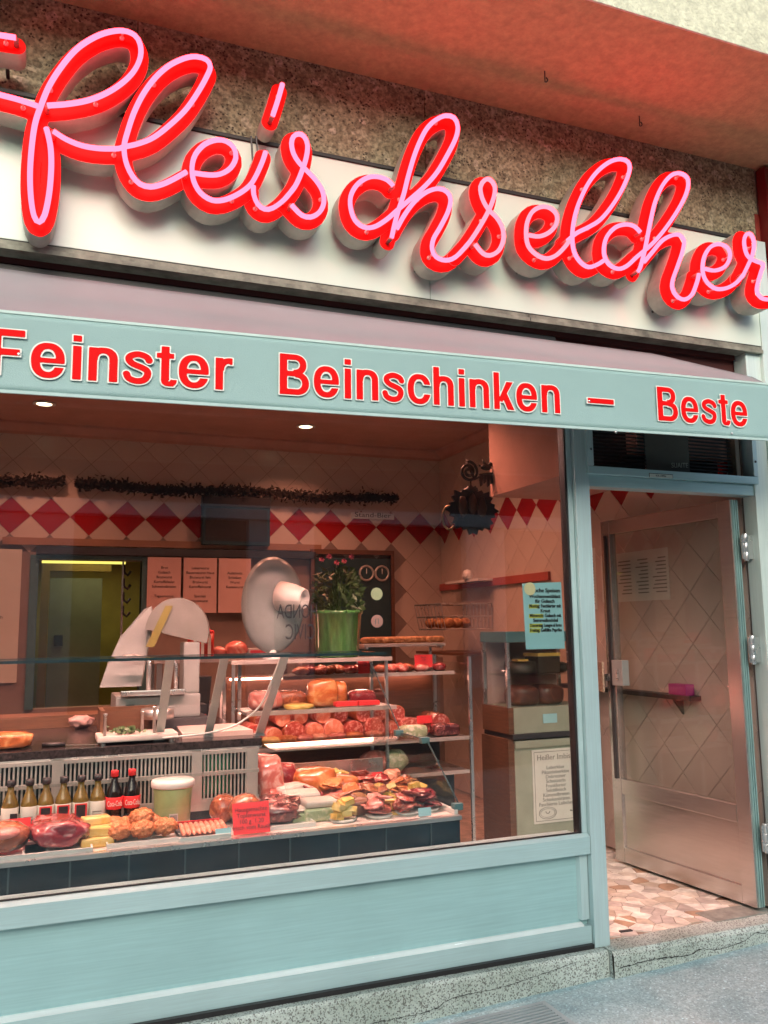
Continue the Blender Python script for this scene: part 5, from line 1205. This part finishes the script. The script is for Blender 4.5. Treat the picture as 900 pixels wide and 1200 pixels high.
for k, (u, y, mt, lab) in enumerate(((414, .45, BREAD, 'brown crusted terrine behind the dark pack'), (420, .34, DARKLOAF, 'dark pressed head cheese pack at the lip'), (440, .80, MEATRED, 'dark red dried meat piece at the rear rim'))):
    x = XA(u, y); g = G(); g.blob((x, y, DZ+0.035), 0.07, 0.055, 0.035, 0.12, 2, k+71, 3, DZ, 0.6); one('terrine', lab, 'terrine', g, mt)
r = random.Random(8)
for k in range(12):
    u, y = r.uniform(448, 496), r.uniform(.27, .52); x = XA(u, y); g = G(); g.box(x-0.055, x+0.055, y-0.04, y+0.04, DZ+0.012*(k % 5), DZ+0.010+0.012*(k % 5), 0.003, Matrix.Rotation(r.uniform(-.6, .6), 3, 'Z') @ Matrix.Rotation(r.uniform(-.06, .06), 3, 'X')); one('cheese_slice', 'yellow cheese slice in the loose pile by the glass end', 'cheese slice', g, CHEESE, False, 'cheese slices piled by the glass end')
card('small blue white tag at the glass end', XA(497, .17), .160, DZ+0.006, 0.06, 0.035, 0.15, None, PAPERBLUE)
card('red price card leaning at the rear rim of the deck', XA(438, .95), .93, DZ, 0.10, 0.07, 0.3)
# ---------------- shelf goods
S1, S2, S3 = 0.8705, 1.1005, 1.2455
LOGL = {MEATPINK: 'thick pink ham sausage log among the logs on the lower shelf', SALAMI: 'thick speckled salami log among the logs on the lower shelf', BACON: 'thick orange paprika sausage log among the logs on the lower shelf', SMOKED: 'thick brown smoked sausage log among the logs on the lower shelf'}
r = random.Random(77); xx = 1.06; k = 0; tops = []
while xx < 2.30:
    rr_ = r.uniform(0.046, 0.066); mt = r.choice([MEATPINK, SALAMI, SALAMI, BACON, SMOKED, MEATPINK]); tops.append((xx+rr_, S1+rr_, rr_, mt, 1.60+r.uniform(-.03, .03))); xx += 2*rr_+0.002
for i in range(0, 8):
    a_, b_ = tops[i], tops[i+1]; rr_ = r.uniform(0.040, 0.048); D_ = b_[0]-a_[0]; h_ = math.sqrt(max(0.001, ((a_[2]+b_[2])/2+rr_)**2-(D_/2)**2)); tops.append(((a_[0]+b_[0])/2, (a_[1]+b_[1])/2+h_, rr_, r.choice([MEATPINK, SALAMI, BACON]), 1.64+r.uniform(-.02, .03)))
for x, z, rr_, mt, y in tops:
    g = G(); g.lathe((x, y, z), [(0.001, -0.13), (rr_*0.8, -0.13), (rr_*0.98, -0.115), (rr_, -0.05), (rr_, 0.085), (rr_*0.985, 0.088), (0.001, 0.088)], 24, 'Y'); o = one('sausage_log', LOGL[mt], 'sausage', g, mt, True, 'sausage logs on the lower shelf')
    g = G(); g.lathe((x, y-0.089, z), [(0.001, 0), (rr_*0.93, 0), (rr_*0.93, 0.002), (0.001, 0.002)], 22, 'Y'); part('cut_end', g, SAUSAGE if mt is MEATPINK else SALAMI, o)
for k, (u, mt) in enumerate(((318, CHEESE), (338, CRUMB), (357, MEATPINK), (376, SAUSAGE), (396, MEATPINK), (418, BACON), (440, SAUSAGE))):
    x = XA(u, 1.44); g = G(); g.blob((x, 1.455, S1+0.028), 0.052, 0.045, 0.03, 0.3, 3, k+80, 3, S1, 0.8); one('meat_portion', {CHEESE: 'yellow cheese portion at the pale lip of the lower shelf', CRUMB: 'golden crumbed portion at the pale lip of the lower shelf', MEATPINK: 'pink ham portion at the pale lip of the lower shelf', SAUSAGE: 'pale sausage portion at the pale lip of the lower shelf', BACON: 'orange bacon portion at the pale lip of the lower shelf'}[mt], 'meat', g, mt, True, 'meat portions along the shelf lip')
for k, (u, lab, mt) in enumerate(((486, 'green white wrapped pack on the lower shelf', ASPIC), (524, 'dark boxed pack at the right end of the lower shelf', DARKMEAT))):
    x = XA(u, 1.44); g = G(); g.blob((x, 1.45, S1+0.04), 0.09, 0.05, 0.04, 0.08, 2, k, 3, S1, 0.5); one('wrapped_pack', lab, 'pack', g, mt)
card('red price card over the wrapped pack on the lower shelf', XA(500, 1.5), 1.503, S1+0.075, 0.10, 0.045, 0.1)
for k, (u, y, w, h, mt, lab) in enumerate(((378, 1.20, .15, .15, BACON, 'big orange bacon slab on the middle shelf'), (398, 1.25, .07, .13, BACON, 'narrow bacon piece behind the big slab'), (350, 1.14, .14, .03, CHEESE, 'flat yellow cheese pile on the middle shelf'), (340, 1.28, .16, .09, SMOKED, 'smoked sausage bundle at the rear of the middle shelf'), (310, 1.20, .16, .10, MEATPINK, 'packed pink ham on the middle shelf'), (425, 1.24, .14, .08, MEATRED, 'red meat piece at the right end of the middle shelf'))):
    x = min(XA(u, y), 1.72); g = G(); g.blob((x, y, S2+h*0.47), w*0.55, 0.06, h*0.52, 0.12, 2, k+90, 3, S2, 0.6); one('shelf_meat', lab, 'meat', g, mt)
for k, u in enumerate((405, 432)):
    x = min(XA(u, 1.10), 1.70); g = G(); g.box(x-0.06, x+0.06, 1.068, 1.12, S2+0.008, S2+0.032, 0.004); one('red_tray', 'red strip tray along the front of the middle shelf', 'tray', g, CARDRED, False, 'red strip trays')
r = random.Random(12)
for k in range(15):
    u = 352+k*11.8; x = min(2.36, XA(u, 1.66)); mt = r.choice([MEATPINK, SALAMI, SMOKED, SAUSAGE, MEATRED]); g = G(); g.blob((x, 1.66+r.uniform(-.03, .06), S3+0.026), 0.05, 0.06, 0.03, 0.3, 2.4, k+110, 2, S3); one('cold_cut', {MEATPINK: 'pink ham cold cut in the row along the top meat shelf', SALAMI: 'speckled salami cold cut in the row along the top meat shelf', SMOKED: 'brown smoked cold cut in the row along the top meat shelf', SAUSAGE: 'pale sausage cold cut in the row along the top meat shelf', MEATRED: 'dark red cold cut in the row along the top meat shelf'}[mt], 'cold cut', g, mt, True, 'cold cuts along the top shelf')
card('red price card on the top shelf beside the green pot', XA(429, 1.58), 1.58, S3+0.0, 0.08, 0.085, 0.1, '100g\n1.89')
card('red price card over the cold cuts on the top shelf', XA(500, 1.60), 1.60, S3+0.03, 0.12, 0.075, 0.1, 'Bauch\n1.20')
# bread board above the cold cuts
q = A(475, 754, 1.80); BZ = q.z
t = T('bread_shelf', 'pale upper shelf board with long loaves above the cold cuts', 'shelf', (2.1, 1.8, FLOOR))
g = G(); g.box(1.86, 2.42, 1.72, 1.90, BZ-0.018, BZ, 0.003); part('board', g, LIP, t)
for x in (1.88, 2.39):
    g = G(); g.box(x, x+0.015, 1.905, 1.92, FLOOR, BZ); part('post', g, STEEL, t)
    g = G(); g.box(x, x+0.015, 1.74, 1.9045, BZ-0.03, BZ-0.0185); part('arm', g, STEEL, t)
for k in range(7):
    x = 1.90+0.075*k; sausage('long_loaf', 'long brown bread stick lying on the upper shelf board', (x-0.05, 1.76+0.012*(k % 3), BZ+0.021), (x+0.10, 1.80+0.02*(k % 2), BZ+0.021), 0.021, BREAD, 0.004, 'bread sticks on the upper board', 'bread')
# dense small goods filling the deck behind the front row
r = random.Random(31); FILL = [('yellow cheese cube heap', CHEESE), ('sliced sausage heap', MEATPINK), ('salami heap', SALAMI), ('raw meat heap', MEATRED), ('bacon heap', BACON), ('sausage heap', SAUSAGE), ('smoked meat heap', SMOKED)]
spots = [(402, .25), (444, .26), (478, .27), (500, .30), (468, .60), (462, .78), (480, .58), (488, .48), (322, .58), (345, .68), (366, .62), (388, .70), (352, .92), (376, .94), (398, .92), (420, .90), (428, .74), (446, .64), (410, .50), (398, .40), (436, .52), (452, .50), (312, .92), (300, .82)]
for k, (u, y) in enumerate(spots):
    nm, mt = FILL[k % 7]; x = XA(u, y)
    if x < 0.95: x = 0.99
    t = T('meat_heap', nm+' wrapped on a clear dish, packed between its neighbours on the deck', 'meat', (x, y, DZ), 'wrapped meat heaps on the deck')
    g = G(); g.lathe((x, y, DZ), [(0.001, 0), (0.05, 0), (0.06, 0.010), (0.055, 0.012), (0.001, 0.008)], 20); part('dish', g, WPLASTIC, t, True)
    cube = mt is CHEESE
    for q in range(9):
        g = G(); c = Vector((x+r.uniform(-.034, .034), y+r.uniform(-.03, .03), DZ+0.022+0.0075*q))
        if cube: g.box(c.x-0.022, c.x+0.022, c.y-0.02, c.y+0.02, c.z-0.012, c.z+0.012, 0.003)
        else: g.blob(c, 0.046, 0.038, 0.0075, 0.35, 1.8, k*7+q, 3)
        R_ = Matrix.Translation(c) @ Matrix.Rotation(r.uniform(-.5, .5), 4, 'X') @ Matrix.Rotation(r.uniform(-.4, .4), 4, 'Y') @ Matrix.Rotation(r.uniform(0, 3), 4, 'Z') @ Matrix.Translation(-c)
        g.xf(R_); mz = min(v.co.z for v in g.bm.verts)
        if mz < DZ+0.009: g.xf(Matrix.Translation((0, 0, DZ+0.009-mz)))
        part('slice', g, mt, t, not cube)
# lower niche goods
for k, (u, lab) in enumerate(((440, 'pink ham joint in the niche under the lower shelf'), (462, 'wrapped joint with green rim in the niche'))):
    x = XA(u, 1.46); g = G(); g.blob((x, 1.47, 0.745), 0.095, 0.07, 0.07, 0.15, 2, k+130, 3, 0.6755); one('ham_joint', lab, 'ham', g, (MEATPINK, ASPIC)[k])

# ---------------- things on and behind the worktop
WZ = 1.0405
def XW(u, Y): return at(u, 850, Y).x
t = T('meat_slicer', 'grey meat slicer with rounded blade cover on the worktop', 'slicer', (0.45, 1.15, WZ))
g = G(); g.box(0.34, 0.74, 1.02, 1.34, WZ+0.06, WZ+0.17, 0.012); part('base', g, PLASTIC, t)
g = G(); g.box(0.30, 0.78, 0.98, 1.38, WZ, WZ+0.0595, 0.006); part('plinth', g, DARK, t)
g = G(); n = 26; P = [(0.28+0.0, 1.12, WZ+0.20)]
P = [(0.27, 1.10, WZ+0.21), (0.46, 1.10, WZ+0.21), (0.52, 1.14, WZ+0.55), (0.505, 1.14, WZ+0.60), (0.47, 1.13, WZ+0.585), (0.36, 1.12, WZ+0.45), (0.30, 1.11, WZ+0.31)]
g.prism(P, (0.006, 0.012, 0)); part('carriage_plate', g, PLASTIC, t)
g = G(); c = (0.625, 1.06, WZ+0.47); P = [(c[0]+0.155*math.cos(a), c[1], c[2]+0.17*math.sin(a)) for a in [-0.35+k*(math.pi+0.25)/20 for k in range(21)]]
g.prism(P, (0.02, 0.07, 0)); part('blade_cover', g, plain('cover_grey', (0.26, 0.26, 0.24), 0.25, 0.3), t)
g = G(); g.prism([(0.475, 1.045, WZ+0.40), (0.515, 1.045, WZ+0.40), (0.60, 1.045, WZ+0.60), (0.565, 1.045, WZ+0.60)], (0, 0.012, 0)); part('thickness_plate', g, plain('brass_plate', (0.55, 0.46, 0.15), 0.25, 0.7), t)
g = G(); g.box(0.66, 0.74, 1.06, 1.2, WZ+0.1705, WZ+0.42, 0.01); part('column', g, PLASTIC, t)
g = G(); g.tube([(0.49, 1.03, WZ+0.1705), (0.49, 1.03, WZ+0.35), (0.42, 1.03, WZ+0.355)], 0.012, 8); g.tube([(0.42, 1.03, WZ+0.355), (0.37, 1.03, WZ+0.35)], 0.014, 8); part('handle', g, STEEL, t, True)
g = G(); g.tube([(0.62, 1.03, WZ+0.1705), (0.62, 1.03, WZ+0.31), (0.60, 1.03, WZ+0.345), (0.575, 1.03, WZ+0.345)], 0.010, 8); part('clamp', g, STEEL, t, True)
g = G(); g.box(0.36, 0.66, 0.99, 1.03, WZ+0.171, WZ+0.195, 0.004); part('rail', g, STEEL, t)
g = G(); g.box(0.385, 0.425, 1.015, 1.0195, WZ+0.09, WZ+0.13); part('badge', g, DARKTEAL, t)
t = T('wood_crate', 'brown wooden box with steel ring behind the marble board', 'box', (0.35, 1.0, WZ))
g = G(); g.box(0.255, 0.52, 0.74, 0.95, WZ, WZ+0.02); g.box(0.255, 0.275, 0.74, 0.95, WZ+0.0205, WZ+0.13); g.box(0.2755, 0.52, 0.93, 0.95, WZ+0.0205, WZ+0.13); part('box', g, WOOD, t)
g = G(); g.lathe((0.515, 0.86, WZ+0.075), [(0.07, 0), (0.075, 0.0), (0.075, 0.045), (0.07, 0.045)], 24); part('steel_ring', g, STEEL, t, True)
t = T('marble_board', 'pale marble serving board raised on steel posts at the worktop edge', 'board', (0.38, 0.66, WZ))
g = G(); g.box(0.235, 0.57, 0.57, 0.75, WZ+0.012, WZ+0.038, 0.008); part('board', g, MARBLE, t)
for x in (0.26, 0.545):
    for y in (0.59, 0.73):
        g = G(); g.lathe((x, y, WZ), [(0.001, 0), (0.012, 0), (0.012, 0.0118), (0.001, 0.0118)], 12); part('foot', g, STEEL, t)
for x, y, h in ((0.265, 0.59, 0.085), (0.47, 0.60, 0.105), (0.43, 0.70, 0.08)):
    g = G(); g.lathe((x, y, WZ+0.0385), [(0.001, 0), (0.007, 0), (0.007, h), (0.009, h), (0.009, h+0.008), (0.001, h+0.008)], 12); part('post', g, STEEL, t, True)
g = G(); g.prism([(0.60, 0.66, WZ), (0.92, 0.66, WZ), (0.90, 0.98, WZ), (0.62, 0.98, WZ)], (0, 0, 0.022)); one('cutting_board', 'pale pink cutting board on the worktop beside the bars', 'cutting board', g, plain('pale_board', (0.62, 0.47, 0.42), 0.45), False)
r = random.Random(2)
g = G()
for k in range(70):
    c = Vector((0.36+r.gauss(0, .03), 0.62+r.gauss(0, .018), WZ+0.045+abs(r.gauss(0, .010)))); d = Vector((r.uniform(-1, 1), r.uniform(-1, 1), r.uniform(-.2, .8))).normalized()*0.014; e = d.orthogonal().normalized()*0.008; g.quad(c-d, c-e, c+d, c+e)
one('herb_bunch', 'small green herb bunch lying on the marble board', 'herbs', g, LEAF, False)
t = T('knife', 'black handled kitchen knife lying on the granite worktop', 'knife', (0.12, 0.62, WZ))
g = G(); g.tube([(0.02, 0.64, WZ+0.010), (0.11, 0.625, WZ+0.010)], 0.010, 8); part('handle', g, BLACK, t, True)
g = G(); g.prism([(0.11, 0.617, WZ+0.006), (0.24, 0.59, WZ+0.004), (0.22, 0.605, WZ+0.004), (0.11, 0.636, WZ+0.006)], (0, 0, 0.002)); part('blade', g, STEEL, t)
g = G(); g.blob((-0.10, 0.66, WZ+0.035), 0.085, 0.06, 0.035, 0.2, 2, 3, 3, WZ, 0.6); one('orange_loaf', 'orange bread loaf at the left of the worktop', 'loaf', g, BACON)
g = G(); g.blob((0.20, 1.30, WZ+0.035), 0.06, 0.05, 0.03, 0.4, 3, 5, 3, WZ); one('dish_cloth', 'crumpled pink cloth beside the slicer', 'cloth', g, plain('pink_cloth', (0.55, 0.32, 0.29), 0.9))
g = G(); g.prism([(0.56, 0.548, 0.80), (0.80, 0.548, 0.82), (0.79, 0.548, 0.975), (0.66, 0.548, 0.985)], (0, 0.006, 0)); one('green_board', 'green plastic board standing behind the vent panel', 'board', g, plain('green_plastic', (0.03, 0.22, 0.13), 0.3), False)
g = G(); P = spline([(0.99, 1.405), (0.965, 1.30), (0.93, 1.18), (0.84, 1.10), (0.70, 1.068), (0.5, 1.062)], 0.03); g.tube([(p[0], 0.42+0.03*math.sin(i*0.2)+0.16*min(1, i/10), p[1]) for i, p in enumerate(P)], 0.0045, 6); one('white_cable', 'thin white cable hanging from the glass shelf to the worktop', 'cable', g, WPLASTIC)
# rear counter with tins
t = T('rear_counter', 'steel rear counter carrying red tins and hams', 'counter', (1.0, 2.1, FLOOR))
g = G(); g.box(0.62, 1.55, 1.93, 2.35, 1.325, 1.35, 0.004); part('top', g, LIP, t)
for x in (0.64, 1.5):
    for y in (1.95, 2.3):
        g = G(); g.box(x, x+0.03, y, y+0.03, FLOOR, 1.3245); part('leg', g, STEEL, t)
g = G(); g.box(0.625, 1.545, 2.0, 2.34, 1.05, 1.07); part('shelf', g, STEEL, t)
RZ = 1.3505
for k, (u, h, lab) in enumerate(((226, .17, 'red tin with gilt lid at the end of the row'), (235, .15, 'slim red tin with cream stripe in the row'), (243, .15, 'slim red tin with cream stripe beside the hams'))):
    x = XW(u, 2.05); t = T('red_tin', lab, 'tin', (x, 2.05, RZ), 'red tins on the rear counter')
    rr_ = 0.034 if k else 0.042; g = G(); g.lathe((x, 2.05, RZ), [(0.001, 0), (rr_, 0), (rr_, h), (0.001, h)], 20); part('body', g, plain('tin_red', (0.42, 0.03, 0.02), 0.3) if 'tin_red' not in bpy.data.materials else bpy.data.materials['tin_red'], t, True)
    g = G(); g.lathe((x, 2.05, RZ+h), [(0.001, 0.0005), (rr_*1.03, 0.0005), (rr_*0.9, 0.015), (0.008, 0.02), (0.008, 0.03), (0.001, 0.032)], 20); part('lid', g, CHEESE if k == 0 else CARDRED, t, True)
    g = G(); g.box(x-0.010, x+0.008, 2.05-rr_-0.002, 2.05-rr_+0.004, RZ+0.01, RZ+h-0.01); part('stripe', g, PRINTWHITE, t)
for k, (u, rr_, lab) in enumerate(((276, .075, 'round pink boiled ham on the rear counter'), (255, .05, 'small round ham between tins and boiled ham'))):
    x = XW(u, 2.1); g = G(); g.blob((x, 2.1, RZ+rr_*0.6), rr_, rr_, rr_*0.75, 0.06, 2, k, 3, RZ); one('boiled_ham', lab, 'ham', g, MEATPINK)
x = XW(300, 2.1); g = G(); g.box(x-0.06, x+0.06, 2.06, 2.16, RZ, RZ+0.05, 0.003); o = one('white_carton', 'flat white printed carton on the rear counter', 'carton', g, WPLASTIC, False)
g = G(); g.box(x-0.05, x+0.05, 2.058, 2.0595, RZ+0.012, RZ+0.038); part('print', g, CARDRED, o)
for k, (u, z, h, mt, lab) in enumerate(((225, 1.0405, .23, BLACK, 'black plastic bin beside the slicer'),)):
    x = XW(u, 1.5); g = G(); g.prism([(x-0.07, 1.42, z), (x+0.07, 1.42, z), (x+0.085, 1.40, z+h), (x-0.085, 1.40, z+h)], (0, 0.16, 0)); t2 = one('plastic_bin', lab, 'bin', g, mt, False)
x = XW(222, 1.25); g = G(); g.box(x-0.07, x+0.08, 1.22, 1.34, WZ, WZ+0.05, 0.004); o = one('red_box', 'low red box with black lid right of the slicer', 'box', g, CARDRED, False)
g = G(); g.box(x-0.072, x+0.082, 1.218, 1.342, WZ+0.0505, WZ+0.10, 0.004); part('lid', g, BLACK, o)
# white dome apparatus and clear sign
t = T('dome_lamp', 'white round dome with short spout on the glass topped shelf', 'dome', (1.2, 1.40, 1.3525))
g = G(); n = 28
g.lathe((1.20, 1.40, 1.655), [(0.001, 0.075), (0.07, 0.07), (0.13, 0.05), (0.175, 0.02), (0.19, -0.005), (0.187, -0.012), (0.12, -0.02), (0.001, -0.025)], 40, 'Y'); part('dome', g.xf(Matrix.Translation((1.2, 1.4, 1.655)) @ Matrix.Diagonal((0.95, 1, 1.42, 1)) @ Matrix.Translation((-1.2, -1.4, -1.655))), plain('milk_dome', (0.26, 0.30, 0.29), 0.25), t, True)
g = G(); g.lathe((0, 0, 0), [(0.001, 0), (0.085, 0), (0.075, 0.08), (0.055, 0.15), (0.05, 0.155), (0.046, 0.12), (0.001, 0.12)], 28, 'Y'); sp_ = part('spout', g.xf(Matrix.Translation((1.23, 1.34, 1.70)) @ Matrix.Rotation(0.75, 4, 'Z') @ Matrix.Rotation(0.12, 4, 'X')), WPLASTIC, t, True)
g = G(); g.lathe((1.20, 1.40, 1.3525), [(0.001, 0), (0.06, 0), (0.055, 0.012), (0.02, 0.03), (0.015, 0.08), (0.001, 0.08)], 20); part('stand', g, WPLASTIC, t, True)
t = T('acrylic_sign', 'clear acrylic sign with mirror-reversed dark lettering before the white dome', 'sign', (1.05, 0.30, 1.4165))
g = G(); g.box(0.925, 1.12, 0.300, 0.303, 1.4165, 1.64); part('plate', g, CASEGLASS, t)
g = G(); g.box(0.98, 1.07, 0.27, 0.33, 1.4162, 1.4172); part('foot', g, CASEGLASS, t)
link('lettering', text_mesh('HONDA', 0.075, INK, (1.115, 0.2985, 1.565), width=0.18, mirror=True, height=0.06), t)
link('lettering', text_mesh('CIVIC', 0.075, INK, (1.105, 0.2985, 1.475), width=0.13, mirror=True, height=0.065), t)
# potted plant
px, py, pz = 1.585, 1.42, 1.3525
t = T('flower_pot', 'green glazed pot with leafy pink flowering plant on the glass topped shelf', 'plant', (px, py, pz))
g = G(); g.lathe((px, py, pz), [(0.001, 0), (0.115, 0), (0.122, 0.012), (0.140, 0.245), (0.148, 0.25), (0.148, 0.268), (0.136, 0.268), (0.130, 0.235), (0.001, 0.23)], 36); part('pot', g, GREENPOT, t, True)
g = G(); r = random.Random(6)
for k in range(420):
    a = r.uniform(0, 6.28); rad = 0.15*math.sqrt(r.random()); h = 0.26+0.30*r.random()*(1.0-rad*2.0); c = Vector((px+rad*math.cos(a), py+rad*math.sin(a), pz+h))
    d = Vector((math.cos(a)*r.uniform(.2, 1), math.sin(a)*r.uniform(.2, 1), r.uniform(-.6, .8))).normalized()*r.uniform(.018, .038); e = d.orthogonal().normalized()*r.uniform(.008, .016)
    e = e*math.cos(1.0)+d.normalized().cross(e)*math.sin(r.uniform(0, 3)); g.quad(c-d, c-e, c+d, c+e)
part('foliage', g, LEAF, t)
g = G()
for k in range(14):
    a = r.uniform(0, 6.28); rad = 0.10*r.random(); g.tube([(px+rad*0.3*math.cos(a), py+rad*0.3*math.sin(a), pz+0.23), (px+rad*math.cos(a), py+rad*math.sin(a), pz+0.50)], 0.004, 5)
part('stem', g, LEAF, t)['kind'] = 'stuff'
for k in range(5):
    g = G(); c = Vector((px-0.12+0.045*k, py-0.08, pz+0.555+0.02*math.sin(k*2)))
    for q in range(7):
        a = q*0.9; d = Vector((math.cos(a), -0.4, math.sin(a))).normalized()*0.02; e = d.orthogonal().normalized()*0.011; g.quad(c, c+d*0.5+e, c+d, c+d*0.5-e)
    part('blossom', g, PETAL, t)

# ================================================================== OPPOSITE SIDE OF THE STREET (seen in the glass)
t = T('opposite_house', 'pale house across the street with tall ground floor piers', 'house', (4, -14.3, 0))
HW = plain('house_render', (0.13, 0.085, 0.07), 0.9); PIER = plain('pale_pier', (0.80, 0.86, 0.86), 0.8); HG = plain('dark_shop_glass', (0.02, 0.022, 0.024), 0.15)
g = G(); g.box(-16, 26, -24, -14.2, -0.3, 6.0); part('wall', g, HW, t)
for a, b in ((-9, -7.6), (-3.2, 0.5), (3.9, 5.3), (8.9, 9.9), (14.0, 15.2), (19, 20.2)):
    g = G(); g.box(a, b, -14.2, -13.95, -0.3, 3.75); part('pier', g, PIER, t)
for a, b in ((-7.5, -3.3), (0.6, 3.8), (5.4, 8.8), (10.0, 13.9), (15.3, 18.9)):
    g = G(); g.box(a, b, -14.199, -14.15, 0.3, 3.4); wn = part('shop_pane', g, HG, t)
    g = G(); g.box((a+b)/2-0.04, (a+b)/2+0.04, -14.1495, -14.11, 0.3, 3.4); part('bar', g, DARK, wn)
g = G(); g.box(-16, 26, -14.2, -13.8, 3.76, 4.05, 0.03); part('cornice', g, PIER, t)
g = G(); g.prism([(-16.3, -24.2, 6.01), (-16.3, -13.9, 6.01), (-16.3, -19, 6.5)], (42.6, 0, 0)); part('roof', g, plain('roof_tile', (0.20, 0.08, 0.05), 0.8), t)
